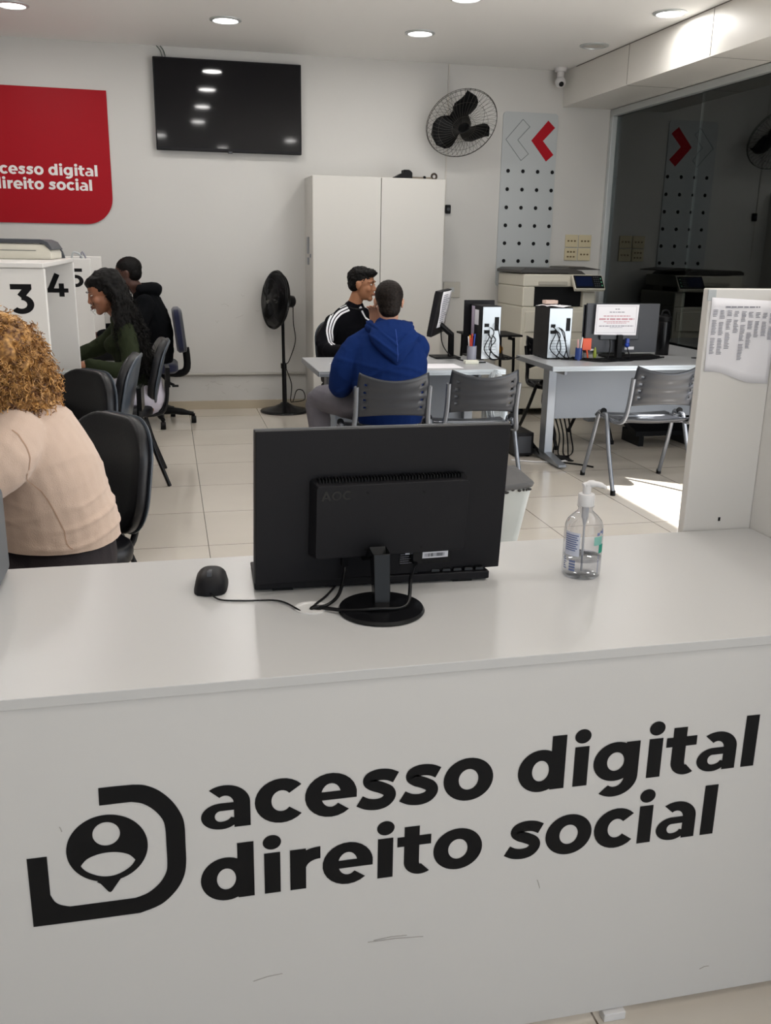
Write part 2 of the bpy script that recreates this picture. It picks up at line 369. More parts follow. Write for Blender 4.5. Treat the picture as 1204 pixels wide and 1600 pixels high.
D_in = [(-.2225, .4398), (-.2171, .427), (-.2086, .4191), (-.1945, .4138), (-.1459, .4138), (-.0941, .4138), (-.0738, .4205), (-.0555, .4356), (-.0446, .4537), (-.0417, .4713), (-.0416, .5069), (-.0418, .5362), (-.046, .5543), (-.0586, .5727), (-.0749, .5855), (-.0915, .5904), (-.1154, .5903), (-.1390, .5900)]
def sm2(P, n=4): return [(p.x, p.y) for p in cr_spline([(a, b, 0) for a, b in P], n)]
lg = MB()
lg.poly([D_out[:2]+sm2(D_out[2:14])+D_out[14:]+[(-.252, .4504), (-.252, .51), (-.2224, .51)]+sm2(D_in[:4])+sm2(D_in[5:16])+D_in[16:]], cf, .0006)
bl = []
for k in range(64):
    a = math.radians(-78+336*k/63+0) if False else math.radians(-74+328*k/63); bl.append((-.1317+.0617*math.cos(a), .512+.0603*math.sin(a)))
bl += [(-.1517, .4530), (-.146, .4490), (-.1349, .4325), (-.1322, .4310), (-.1296, .4325), (-.119, .4480)]
eye = sm2([(-.1736, .4855), (-.164, .4966), (-.148, .5030), (-.132, .5048), (-.116, .5030), (-.100, .4966), (-.0905, .4855)])+sm2([(-.0905, .4845), (-.099, .4735), (-.1159, .4635), (-.132, .4606), (-.148, .4635), (-.165, .4735), (-.1736, .4845)])[1:-1]
circ = [(-.1318+.0208*math.cos(k*PI/16), .5385+.0212*math.sin(k*PI/16)) for k in range(32)]
lg.poly([bl, circ[::-1], eye[::-1]], cf, .0006)
lg.build('logo', M_ink, ct, recalc=False, **W)
sc_ = MB()
for x0, z0, x1, z1 in ((.29, .26, .39, .255), (.30, .262, .36, .263), (.09, .215, .14, .222), (.955, .08, .975, .084), (.60, .34, .606, .322), (-.2, .56, -.197, .551)):
    sc_.tube([(x0, FR-.0002, z0), ((x0+x1)/2, FR-.0002, (z0+z1)/2+.002), (x1, FR-.0002, z1)], .0006, 5)
sc_.build('scuff_mark', mat('scuff', '#a39e99', .7), ct, **W)
# cable grommet
MB().lathe([(.030, .785), (.030, .7875), (.024, .788), (.022, .786), (.022, .7855), (.001, .7855)], (.232, 1.588, 0), 32).build('cable_grommet', mat('white_plastic', '#dad8d6', .3), ct, smooth=True, **W)
# right-hand divider standing behind and beside the counter
dv = empty('privacy_divider', (1.27, 1.93, 0), 'tall white corner divider at right end of the counter with printed list', 'divider')
MB().bb(1.182, 1.362, 1.916, 1.942, 0, 1.352).build('panel', M_white, dv, bev=.003, **W)
MB().bb(1.362, 1.385, .9, 1.942, 0, 1.352).build('panel', M_white, dv, bev=.003, **W)
MB().bb(1.180, 1.20, 1.9155, 1.92, 1.325, 1.35).build('corner_cap', M_grey, dv, bev=.001, **W)
MB().bb(1.272, 1.277, 1.9145, 1.92, .806, .815).build('screw', M_ink, dv, **W)
def lined_print(mb, fn, x0, x1, y0, y1, line, gap, seed, fill=.8):
    r = random.Random(seed); y = y1
    while y-line > y0:
        x = x0; xe = x0+(x1-x0)*r.uniform(.45, 1)*fill if fill < 1.5 else x1
        while x < xe:
            ww = r.uniform(.3, 1)*line*5; x2 = min(x+ww, xe)
            mb.poly([[(x, y-line), (x2, y-line), (x2, y), (x, y)]], fn, 0); x = x2+line*.7
        y -= line+gap
pl = empty('printed_list', (1.27, 1.9155, 1.25), 'large white sheet of printed text columns taped on the right divider', 'poster')
rows = []
for i in range(15):
    t = i/14; x = 1.189+t*.169; zb = 1.168-.034*t+.004*math.sin(t*7); zt = 1.333-.008*t
    rows.append([Vector((x, 1.9155-.0012-.0012*math.sin(t*9+j), zt+(zb-zt)*j/9)) for j in range(10)])
g = MB(); VV = [[g.bm.verts.new(p) for p in r] for r in rows]
for a, b in zip(VV, VV[1:]):
    for j in range(9): g.bm.faces.new((a[j], a[j+1], b[j+1], b[j]))
sh = g.build('sheet', M_paper, pl, smooth=True, **W); sol = sh.modifiers.new('s', 'SOLIDIFY'); sol.thickness = .0004
g = MB(); rr = random.Random(3)
fnp = lambda a, b, d: Vector((a, 1.9118, b))
lined_print(g, fnp, 1.225, 1.335, 1.309, 1.3135, .003, .002, 5, 1.0)
for c in range(9):
    x0 = 1.194+c*.0182; z1 = 1.306-c*.0010
    for k, nn in enumerate((rr.randint(4, 7), rr.randint(6, 12), rr.choice((0, 6, 11)))):
        [g.poly([[(x0+.001*rr.random(), z1-q*.0034-.0016), (x0+.0145*rr.uniform(.55, 1), z1-q*.0034-.0016), (x0+.0145*rr.uniform(.55, 1), z1-q*.0034), (x0+.001*rr.random(), z1-q*.0034)]], fnp, 0) for q in range(nn)]; z1 -= nn*.0034+.006
g.build('print', M_pprint, pl, recalc=False, **W)

# ============================================================ COUNTER MONITOR
mo = empty('computer_monitor', (.36, 1.58, .785), 'black monitor seen from behind on the reception counter', 'monitor')
ya, ti, ro = .076, .058, -.012
nr = Vector((-math.sin(ya), math.cos(ya), 0)); rx = Vector((math.cos(ya), math.sin(ya), 0))
upv = Vector((0, 0, 1))*math.cos(ti)-nr*math.sin(ti); rx2 = rx*math.cos(ro)+upv*math.sin(ro); up2 = upv*math.cos(ro)-rx*math.sin(ro); nn = rx2.cross(up2)*-1
MC = Vector((.389, 1.670, .956)); MR = Matrix((rx2, nn, up2)).transposed()   # local x right, y away from the counter front, z up
def ml(x, y, z): return MC+MR @ Vector((x, y, z))
def mbox(mb, x0, x1, y0, y1, z0, z1): return mb.box(ml((x0+x1)/2, (y0+y1)/2, (z0+z1)/2), (x1-x0, y1-y0, z1-z0), MR)
mbox(MB(), -.25, .25, .0, .012, -.1495, .1495).build('back_shell', M_black, mo, bev=.002, **W)
mbox(MB(), -.2505, .2505, .012, .022, -.150, .150).build('bezel', M_dkgrey, mo, bev=.002, **W)
mbox(MB(), -.244, .244, .0215, .0228, -.132, .144).build('screen', M_screen, mo, **W)
def frust(mb, x0, x1, z0, z1, d, inset, off=0):
    P = rrect(x0, x1, z0, z1, .008, 4); Q = rrect(x0+inset, x1-inset*.4, z0+inset*.6, z1-inset, .007, 4)
    mb.rings([[ml(a, off, b) for a, b in P], [ml(a, off-d, b) for a, b in Q]])
hs = MB(); frust(hs, -.150, .162, -.098, .058, .030, .008); hs.build('rear_housing', M_black, mo, bev=.0015, **W)
vg = MB()
for k in range(46): mbox(vg, -.136+k*.0062, -.1335+k*.0062, -.022, -.004, .053, .0605)
vg.build('vent_slots', M_ink, mo, **W)
HL = lambda x, z, d=0: ml(x, -.0303-d, z)
lo = MB(); text('AOC', lo, lambda a, b, d: HL(-.134+a, .022+b, d), .026, .0005); lo.build('logo', mat('embossed_black', '#050506', .22, spec=.5), mo, recalc=False, **W)
sw = MB()
for a, b in ((-.045, .034), (.067, .030), (-.045, -.078), (.067, -.082)): sw.tube([HL(a, b, -.0005), HL(a, b, .0006)], .0026, 12)
sw.build('screw', M_ink, mo, **W)
st = MB(); mbox(st, .034, .142, -.0006, 0, -.130, -.098); st.build('rating_label', M_black2, mo, **W)
st = MB(); mbox(st, .078, .136, -.0011, -.0006, -.1185, -.1055); mbox(st, .046, .055, -.0011, -.0006, -.108, -.1045); st.build('barcode_sticker', M_paper, mo, **W)
st = MB(); r9 = random.Random(2)
for k in range(17): mbox(st, .087+k*.0025, .087+k*.0025+r9.choice((.0008, .0016)), -.0014, -.0011, -.1155, -.1085)
st.build('barcode', M_ink, mo, **W)
st = MB()
for zz in (-.1045, -.108, -.1125, -.117, -.1215, -.126): lined_print(st, lambda a, b, d: ml(a, -.0009, b), .036, .060, zz-.0014, zz+.0008, .0012, .0004, int(-zz*9000), 1.2)
for zz in (-.0985, -.1015): lined_print(st, lambda a, b, d: ml(a, -.0009, b), .078, .138, zz-.0014, zz+.0008, .0012, .0004, int(-zz*7000), 1.3)
st.build('print', M_pprint, mo, recalc=False, **W)
nk = MB()
a0 = Vector((.362, 1.572, .790)); tp = ml(-.02, .0, -.11)
nk.rings([[a0+Vector((x, y, 0)) for x, y in ((-.016, -.014), (.014, -.014), (.016, .016), (-.014, .016))],
          [Vector((.365, 1.60, .885))+Vector((x, y, 0)) for x, y in ((-.017, -.018), (.015, -.018), (.017, .03), (-.015, .03))],
          [tp+Vector((x, y, 0)) for x, y in ((-.024, -.012), (.032, -.012), (.032, .01), (-.024, .01))]])
nk.build('stand_neck', M_black2, mo, bev=.002, **W)
MB().lathe([(.002, .7855), (.079, .7855), (.080, .788), (.077, .793), (.055, .7965), (.002, .798)], (.358, 1.555, 0), 64).build('stand_base', M_black2, mo, smooth=True, **W)
cbm = MB()
cbm.tube([ml(-.080, -.012, -.094), ml(-.080, -.014, -.125), (.290, 1.615, .80), (.262, 1.585, .7905), (.235, 1.58, .7895), (.232, 1.588, .782)], .0034, 8, 8)
cbm.tube([ml(.066, -.012, -.094), ml(.064, -.016, -.12), (.425, 1.60, .83), (.40, 1.535, .8), (.345, 1.523, .8015), (.29, 1.545, .794), (.25, 1.575, .7895), (.234, 1.586, .782)], .0036, 8, 8)
cbm.build('cable', M_black2, mo, smooth=True, **W)
plg = MB(); mbox(plg, -.086, -.074, -.016, -.002, -.118, -.098); mbox(plg, .056, .076, -.018, -.002, -.122, -.092); plg.build('cable_plug', M_black2, mo, bev=.001, **W)
cbm = MB().tube([(.300, 1.70, .787), (.270, 1.64, .788), (.245, 1.60, .7895), (.232, 1.588, .784)], .0022, 8, 6)
tag(cbm.build('loose_cable', M_black, smooth=True), 'short thin black cable end running into the counter grommet', 'cable')

# keyboard behind the monitor
kb = empty('computer_keyboard', (.375, 1.758, .785), 'black computer keyboard on the counter under the black monitor', 'keyboard')
kb.rotation_euler = (0, 0, -.035)
kbm = MB(); kbm.rings([[Vector(p) for p in ring] for ring in (
    [(-.235, -.078, .004), (-.235, .078, .004), (-.235, .078, .010), (-.235, -.078, .021)],
    [(.235, -.078, .004), (.235, .078, .004), (.235, .078, .010), (.235, -.078, .021)])])
kbm.build('key_tray', M_black, kb, bev=.003)
km = MB()
for j in range(6):
    for i in range(20):
        if i in (14,) : continue
        z = .0215-j*.0022; km.box((-.217+i*.0228, -.062+j*.0245, z+.0025), (.0185, .019, .006), taper=.85)
km.build('keys', M_black2, kb, bev=.001)
MB().box((-.18, -.068, .002), (.04, .012, .004)).box((.18, -.068, .002), (.04, .012, .004)).build('foot', M_black2, kb)

# mouse + its cord
ms = empty('computer_mouse', (.058, 1.735, .785), 'black corded computer mouse on the counter left of the monitor', 'mouse', rz=-.12)
def mouse_h(u, v):   # u across -1..1, v along -1..1
    return .004+.034*max(0, (1-abs(u)**2.6))**.5*max(0, (1-abs(v*.98)**3))**.5*(1-.12*v)
NU, NV = 14, 18; mm = MB(); G = []
for i in range(NV+1):
    v = -1+2*i/NV; row = []
    for j in range(NU+1):
        u = -1+2*j/NU
        hw = .032*(1-.12*math.cos(v*PI*.5)*0-.10*v*v)*max(.25, (1-abs(v)**6)**.4 if abs(v) < 1 else .25)
        row.append(mm.bm.verts.new((u*hw, v*.056, mouse_h(u, v)))); 
    G.append(row)
for a, b in zip(G, G[1:]):
    for j in range(NU): mm.bm.faces.new((a[j], a[j+1], b[j+1], b[j]))
rim = [G[0][j] for j in range(NU+1)]+[G[i][NU] for i in range(1, NV+1)]+[G[NV][j] for j in range(NU-1, -1, -1)]+[G[i][0] for i in range(NV-1, 0, -1)]
low = [mm.bm.verts.new((v.co.x, v.co.y, .001)) for v in rim]
for k in range(len(rim)): mm.bm.faces.new((rim[k], rim[(k+1) % len(rim)], low[(k+1) % len(rim)], low[k]))
mm.bm.faces.new(low)
mm.build('shell', M_black, ms, smooth=True)
MB().tube([(-.0045, -.030, .035), (.0045, -.030, .035)], .0085, 18).build('scroll_wheel', M_dkgrey, ms, smooth=True)
MB().box((0, -.012, .0375), (.007, .012, .003)).build('button', M_dkgrey, ms, bev=.001)
MB().tube([(0, -.052, .008), (.022, -.078, .003), (.07, -.085, .0025), (.13, -.09, .003), (.165, -.135, .0035), (.178, -.147, -.004)], .0017, 8, 8).build('cord', M_black2, ms, smooth=True)

# hand sanitizer bottle
bt = empty('sanitizer_bottle', (.806, 1.672, .785), 'clear plastic hand sanitizer pump bottle on the counter', 'bottle')
prof = [(.002, .002), (.034, .0), (.0385, .004), (.0395, .012), (.0395, .095), (.0385, .108), (.034, .119), (.026, .128), (.018, .135), (.0145, .139), (.0145, .146), (.0172, .1465), (.0172, .149), (.013, .1495), (.013, .152), (.002, .152)]
MB().lathe(prof, n=48).build('bottle_body', M_clear, bt, smooth=True)
gel = bpy.data.materials.new('clear_gel'); gel.use_nodes = True
_nt = gel.node_tree; _nt.nodes.remove(_nt.nodes['Principled BSDF']); _o = _nt.nodes['Material Output']
_t = _nt.nodes.new('ShaderNodeBsdfTransparent'); _t.inputs[0].default_value = (.95, .955, .96, 1); _nt.links.new(_t.outputs[0], _o.inputs[0])
MB().lathe([(.002, .004), (.036, .005), (.0378, .012), (.0378, .042), (.002, .042)], n=40).build('gel', gel, bt, smooth=True)
MB().lathe([(.0385, .0375), (.0388, .0425), (.0375, .043), (.002, .0428), (.002, .042), (.037, .0415)], n=40).build('gel_surface', M_clear, bt, smooth=True)
MB().lathe([(.002, .149), (.0165, .149), (.0168, .151), (.0168, .170), (.0155, .173), (.0085, .1735), (.0082, .187), (.002, .187)], n=32).build('cap', M_whitep, bt, smooth=True)
nz = MB().tube([(-.009, 0, .1905), (.004, 0, .193), (.02, -.004, .1925), (.034, -.008, .188), (.036, -.009, .184)], [.0052, .0075, .0058, .004, .003], 14, 4)
nz.tube([(0, 0, .185), (0, 0, .1935)], .0075, 20); nz.build('pump_nozzle', M_whitep, bt, smooth=True)
MB().tube([(0, 0, .15), (0, 0, .122)], .0072, 16).tube([(0, 0, .124), (0, 0, .108)], [.0062, .003], 14).tube([(0, 0, .11), (.001, 0, .008)], .0022, 10).build('dip_tube', M_clearp, bt, smooth=True)
def wrap(mb, a0, a1, z0, z1, r=.0398, n=8):
    lowr = [Vector((r*math.cos(math.radians(a0+(a1-a0)*k/n)), r*math.sin(math.radians(a0+(a1-a0)*k/n)), z0)) for k in range(n+1)]
    hi = [p+Vector((0, 0, z1-z0)) for p in lowr]; L = [mb.bm.verts.new(p) for p in lowr]; H_ = [mb.bm.verts.new(p) for p in hi]
    for k in range(n): mb.bm.faces.new((L[k], L[k+1], H_[k+1], H_[k]))
lab = MB(); wrap(lab, -90+8, -48, .074, .092); lab.build('label_band', M_teal2, bt, recalc=False)
lab = MB(); wrap(lab, -62, -38, .056, .074); lab.build('label_block', M_green, bt, recalc=False)
lab = MB()
for k in range(8): wrap(lab, 186+k*.4, 232-(k*5) % 9, .092-k*.0045, .0945-k*.0045)
for k in range(4): wrap(lab, 206, 226, .018+k*.006, .0225+k*.006)
for k in range(6): wrap(lab, 183, 196-(k % 3)*3, .020+k*.0045, .0225+k*.0045)
for k, (a, b) in enumerate(((-72, -62), (-60, -50), (-48, -42), (-57, -44))): wrap(lab, a, b, .094+(k % 2)*.004, .100+(k % 3)*.003)
wrap(lab, -62, -60, .014, .052)
lab.build('label_print', M_bluep, bt, recalc=False)
lab = MB(); wrap(lab, 185, 236, .050, .099, .0396); lab.build('back_label', mat('pale_label', '#c3c6d4', .6), bt, recalc=False)

# grey case at the left end of the counter
pc = empty('computer_case', (-.43, 1.80, .785), 'dark grey box-shaped machine on the counter, cut by the left edge', 'computer')
MB().bb(-.54, -.334, 1.72, 1.90, .789, .965).build('case', mat('slate_plastic', '#5b5f64', .45), pc, bev=.014, seg=4, **W)
MB().bb(-.53, -.36, 1.717, 1.722, .83, .95).build('front_plate', M_dkgrey, pc, bev=.002, **W)
MB().bb(-.52, -.49, 1.74, 1.77, .785, .792).bb(-.38, -.35, 1.74, 1.77, .785, .792).bb(-.38, -.35, 1.84, 1.87, .785, .792).build('foot', M_ink, pc, **W)

# ============================================================ BACK WALL ITEMS
BW = WALL_Y
tv = empty('wall_television', (.565, BW-.05, 2.52), 'large black flat television mounted high on the back wall', 'television')
MB().bb(-.03, 1.165, BW-.075, BW-.03, 2.165, 2.865).build('tv_body', M_black, tv, bev=.006, **W)
MB().bb(-.02, 1.155, BW-.0765, BW-.075, 2.19, 2.855).build('screen', M_screen, tv, **W)
MB().bb(.30, .85, BW-.03, BW-.001, 2.35, 2.7).build('wall_bracket', M_dkgrey, tv, **W)
MB().bb(.55, .585, BW-.078, BW-.05, 2.155, 2.168).build('sensor', M_dkgrey, tv, bev=.002, **W)
c1 = MB().tube([(.035, BW-.01, CEIL-.001), (.06, BW-.012, 2.92), (.075, BW-.02, 2.86)], .0035, 6, 6).tube([(.005, BW-.008, CEIL-.001), (.035, BW-.012, 2.92), (.05, BW-.02, 2.86)], .0035, 6, 6)
c1.build('cable', mat('green_grey_cable', '#4a5a50', .5), tv, smooth=True, **W)

sg = empty('wall_sign', (-1.4, BW-.012, 2.1), 'red sign with white lettering on the back wall at left', 'sign')
def bwf(y): return lambda a, b, d: Vector((a, y-d, b))
arcp = [(-.62+.215*math.cos(math.radians(-90+90*k/14)), 1.785+.215*math.sin(math.radians(-90+90*k/14))) for k in range(15)]
MB().poly([[(-2.45, 2.61)]+[(-2.45, 1.785-.0), (-2.45, 1.57)][1:]+arcp+[(-.405, 2.60)]], bwf(BW-.001), .012).build('sign_board', M_red, sg, **W)
mb = MB()
_w1 = sum(glyph(c)[0] for c in 'acesso digital')*.1165; _w2 = sum(glyph(c)[0] for c in 'direito social')*.1165
text('acesso digital', mb, lambda a, b, d: Vector((a-.505-_w1, BW-.0135-d, b+1.945)), .1165, .002)
text('direito social', mb, lambda a, b, d: Vector((a-.555-_w2, BW-.0135-d, b+1.832)), .1165, .002)
mb.build('lettering', mat('white_letter', '#e0dcda', .5), sg, recalc=False, **W)
# logo above the lettering of the sign (outside the frame)
# patterned grey panel
gp = empty('patterned_panel', (3.23, BW-.006, 1.85), 'grey panel with chevrons and rows of black dots on the back wall', 'panel')
MB().poly([rrect(2.972, 3.492, 1.095, 2.60, .035)], bwf(BW-.001), .010).build('panel_board', M_grey, gp, **W)
dm = MB()
for r_ in range(7):
    for c_ in range(4):
        cx = 3.04+c_*.1415; cz = 2.105-r_*.1565
        dm.poly([[(cx+.017*math.cos(k*PI/10), cz+.017*math.sin(k*PI/10)) for k in range(20)]], bwf(BW-.0115), .001)
dm.build('dots', M_ink, gp, recalc=False, **W)
def chev(x, z0, z1, wd, th):  # pointing left
    zc = (z0+z1)/2; h = (z1-z0)/2
    return [(x, zc), (x+h*.88, z1), (x+h*.88+wd*.72, z1-wd*.62), (x+wd*1.18, zc), (x+h*.88+wd*.72, z0+wd*.62), (x+h*.88, z0)]
ch = chev(3.245, 2.195, 2.54, .095, .0)
MB().poly([ch], bwf(BW-.0115), .001).build('red_chevron', M_redp, gp, recalc=False, **W)
oc = chev(3.005, 2.195, 2.54, .095, 0); om = MB()
for a, b in zip(oc, oc[1:]+oc[:1]): om.tube([(a[0], BW-.0115, a[1]), (b[0], BW-.0115, b[1])], .0028, 6)
om.build('outline_chevron', mat('grey_line', '#7b7e80', .5), gp, **W)

# wall fan
WF = Vector((2.50, BW-.30, 2.445))
fa = empty('wall_fan', WF, 'black three-blade fan with wire cage high on the back wall', 'fan')
axis = Vector((.046, -.82, -.62)).normalized()
fu = Vector((0, 0, 1)).cross(axis).normalized(); fu = (fu-axis*fu.dot(axis)).normalized(); fv = axis.cross(fu)
def fan_cage(mb, c, R_, ax, u, v, spokes, front, back, rw=.0016, swirl=.35):
    c = Vector(c)
    def P(r, a, d): return c+(u*math.cos(a)+v*math.sin(a))*r+ax*d
    for rr_, d in ((R_, 0), (R_*.985, .012)):
        mb.tube([P(rr_, 2*PI*k/48, d) for k in range(49)], rw*2.0, 6)
    for s_, D in ((1, front), (-1, back)):
        for rr_ in (.33, .7):
            d = D*math.sqrt(max(0, 1-rr_**2))*s_
            mb.tube([P(R_*rr_, 2*PI*k/40, d) for k in range(41)], rw, 4)
        for i in range(spokes):
            a = 2*PI*i/spokes
            mb.tube([P(R_*t, a+swirl*(1-t)*s_, D*math.sqrt(max(0, 1-t*t))*s_) for t in (.16, .35, .55, .75, .9, 1)], rw, 4)
    return P
cg = MB(); P_ = fan_cage(cg, WF, .31, axis, fu, fv, 44, .07, .09, .0013)
cg.build('wire_cage', mat('dark_wire', '#38352f', .5), fa, **W)
def blade(mb, P, R_, a, tw=.35, wid=.5):
    rows = []
    for i in range(9):
        t = .12+.76*i/8; hw = wid*(.45+.9*math.sin(min(1, t*1.15)*PI*.62))*(1 if t < .6 else math.sqrt(max(.02, 1-((t-.6)/.285)**2)))
        row = []
        for j in range(5):
            s = -1+2*j/4; ang = a+t*.35+s*hw*.62/(t+.35)*.55; row.append(P(R_*t, ang, s*.05*tw*2*(1-.3*t)))
        rows.append(row)
    V_ = [[mb.bm.verts.new(p) for p in r] for r in rows]
    for x, y in zip(V_, V_[1:]):
        for j in range(4): mb.bm.faces.new((x[j], x[j+1], y[j+1], y[j]))
ax_blade = {}
for k in range(3):
    b = MB(); blade(b, P_, .305, math.radians(80+120*k), .6, 1.5)
    o = b.build('blade', M_ink, fa, smooth=True, recalc=False, **W); s = o.modifiers.new('t', 'SOLIDIFY'); s.thickness = .004
MB().tube([WF-axis*.10, WF+axis*.03, WF+axis*.055], [.085, .075, .04], 24).build('motor', M_ink, fa, smooth=True, **W)
MB().tube([WF-axis*.09, Vector((2.46, BW-.06, 2.46)), Vector((2.46, BW-.005, 2.46))], .016, 10).tube([(2.46, BW-.03, 2.46), (2.46, BW-.001, 2.46)], .05, 20).build('wall_bracket', M_ink, fa, smooth=True, **W)
# surface wire channel and switch
wc = tag(MB().bb(2.455, 2.467, BW-.008, BW-.0005, 1.35, CEIL-.001).build('wire_channel', mat('channel_plastic', '#c4c0b8', .5)), 'thin vertical wire channel on the back wall behind the wall fan', 'wire channel')
sw_ = empty('fan_switch', (2.49, BW-.02, 1.76), 'small black fan control box on the wall beside the tall cabinet', 'switch')
MB().bb(2.462, 2.512, BW-.03, BW-.001, 1.725, 1.80).build('housing', M_ink, sw_, bev=.008, **W)
MB().cyl((2.487, BW-.038, 1.762), (2.487, BW-.028, 1.762), .014).build('knob', M_dkgrey, sw_, **W)
# socket plates
k_ = 0
for zz in (1.51, 1.39):
    for xx in (3.70, 3.835):
        s = empty('socket_plate', (xx, BW-.006, zz), ('cream wall plate with sockets, '+['upper left', 'upper right', 'lower left', 'lower right'][k_]+' of four beside the dotted panel'), 'socket plate', group='cream wall plates'); k_ += 1
        MB().bb(xx-.063, xx+.063, BW-.012, BW-.0005, zz-.056, zz+.056).build('plate', M_cream, s, bev=.004, **W)
        mm = MB()
        for q in ((-.032, 0), (0, 0), (.032, 0)) if k_ < 3 or k_ == 4 else ((-.03, .022), (.0, .022), (.03, .022), (-.03, -.022), (0, -.022), (.03, -.022)):
            mm.bb(xx+q[0]-.009, xx+q[0]+.009, BW-.0145, BW-.012, zz+q[1]-.007, zz+q[1]+.007)
        mm.build('socket', mat('brown_socket', '#6b5a40', .5), s, **W)
pk = empty('socket_plate', (2.55, BW-.01, 1.06), 'pale grey wall outlet above the small black table', 'socket plate')
MB().bb(2.47, 2.63, BW-.02, BW-.0005, .99, 1.13).build('plate', mat('grey_plate', '#b5b1a8', .5), pk, bev=.006, **W)
MB().bb(2.53, 2.57, BW-.023, BW-.02, 1.04, 1.08).build('socket', M_grey, pk, **W)
# security camera
sk = empty('security_camera', (3.44, BW-.12, CEIL), 'small white security camera at the ceiling corner near the soffit', 'camera')
MB().cyl((3.44, BW-.12, CEIL), (3.44, BW-.12, CEIL-.03), .055, .05).tube([(3.44, BW-.12, CEIL-.03), (3.44, BW-.12, CEIL-.09)], .03, 16).build('mount', M_whitep, sk, smooth=True, **W)
MB().sphere((3.44, BW-.13, CEIL-.115), .047, 20).build('dome', M_whitep, sk, smooth=True, **W)
MB().sphere((3.435, BW-.165, CEIL-.135), .022, 16).build('lens', M_ink, sk, smooth=True, **W)

wm = MB(); rw_ = random.Random(4)
for k in range(14):
    x = rw_.uniform(.25, .9); z = rw_.choice((rw_.uniform(.75, 1.05), rw_.uniform(.15, .25))); dx = rw_.uniform(.02, .07)
    wm.tube([(x, BW-.0003, z), (x+dx/2, BW-.0003, z+rw_.uniform(-.02, .02)), (x+dx, BW-.0003, z+rw_.uniform(-.03, .03))], .0012, 5)
tag(wm.build('wall_scuffs', mat('wall_scuff', '#a39f98', .8)), 'faint grey scuff marks on the back wall left of the pedestal fan', 'scuff marks', kind='stuff')
# ============================================================ TALL CABINET
cb = empty('storage_cabinet', (1.77, 8.2, 0), 'tall white two-door storage cabinet against the back wall', 'cabinet')
MB().bb(1.20, 2.335, 8.0, BW-.005, .0, 1.985).build('body', M_cab, cb, bev=.003, **W)
MB().bb(1.203, 1.776, 7.982, 8.0, .06, 1.982).build('door', M_cab, cb, bev=.002, **W)
MB().bb(1.782, 2.332, 7.982, 8.0, .06, 1.982).build('door', M_cab, cb, bev=.002, **W)
MB().bb(1.193, 1.2, 8.18, 8.28, 1.36, 1.50).bb(1.193, 1.2, 8.19, 8.27, 1.27, 1.33).bb(1.193, 1.2, 8.08, 8.12, 1.33, 1.36).build('latch', M_steelg, cb, bev=.002, **W)
vb = empty('black_wedge_object', (2.01, 8.15, 1.985), 'small black wedge-shaped object lying on top of the tall cabinet', 'object')
MB().rings([[Vector(p) for p in r] for r in ([(1.90, 8.08, 1.986), (2.07, 8.08, 1.986), (2.07, 8.08, 2.035), (2.05, 8.08, 2.055), (1.98, 8.08, 2.03)], [(1.90, 8.22, 1.986), (2.07, 8.22, 1.986), (2.07, 8.22, 2.035), (2.05, 8.22, 2.055), (1.98, 8.22, 2.03)])]).build('wedge', M_ink, vb, bev=.004, **W)
MB().bb(2.0, 2.05, 8.10, 8.2, 2.035, 2.06).build('clip', M_ink, vb, bev=.004, **W)
br = empty('rod_with_ring', (2.2, 8.1, 1.985), 'thin dark rod with ringed end lying on top of the cabinet', 'rod')
MB().tube([(2.06, 8.1, 1.997), (2.18, 8.1, 1.996), (2.25, 8.1, 1.998)], .008, 8).build('rod', mat('dull_metal', '#8a7f70', .4, metal=.5), br, smooth=True, **W)
MB().tube([(2.265+.022*math.cos(k*PI/8), 8.1, 2.012+.022*math.sin(k*PI/8)) for k in range(17)], .009, 8).build('ring', mat('dark_bronze', '#3a3128', .4, metal=.5), br, smooth=True, **W)
MB().sphere((2.18, 8.1, 2.0), .014, 12).build('collar', M_ink, br, smooth=True, **W)

# ============================================================ PEDESTAL FAN
pf = empty('pedestal_fan', (.975, 8.2, 0), 'black pedestal fan standing by the back wall left of the cabinet', 'fan')
MB().lathe([(.002, .0), (.210, .0), (.217, .008), (.210, .018), (.19, .022), (.10, .045), (.045, .07), (.03, .085), (.002, .085)], (.975, 8.2, 0), 40).build('base', M_black2, pf, smooth=True, **W)
MB().cyl((.975, 8.2, .07), (.972, 8.2, .40), .020).cyl((.972, 8.2, .385), (.97, 8.2, .43), .026).cyl((.972, 8.2, .40), (.965, 8.2, .96), .014).build('pole', M_black2, pf, smooth=True, **W)
FH = Vector((.90, 8.16, .975)); fax = Vector((-.94, -.31, .10)).normalized()
u1 = Vector((0, 0, 1)).cross(fax).normalized(); v1 = fax.cross(u1)
cg = MB(); Q_ = fan_cage(cg, FH, .245, fax, u1, v1, 110, .07, .08, .0024, .6); cg.build('wire_cage', M_black2, pf, **W)
for k in range(5):
    b = MB(); blade(b, Q_, .24, math.radians(72*k), .4, 1.15)
    o = b.build('blade', mat('smoked_blade', '#1a1a1e', .15), pf, smooth=True, recalc=False, **W); s = o.modifiers.new('t', 'SOLIDIFY'); s.thickness = .003
MB().tube([FH-fax*.05, FH-fax*.08], [.05, .06], 20).tube([FH-fax*.12, FH-fax*.17, FH-fax*.185], [.055, .05, .03], 20).tube([FH-fax*.12+Vector((0, 0, .04)), FH-fax*.13+Vector((0, 0, .075))], .008, 8).build('motor', M_black2, pf, smooth=True, **W)
MB().tube([FH-fax*.08, FH-fax*.12], .048, 20).build('motor_band', M_silver, pf, smooth=True, **W)
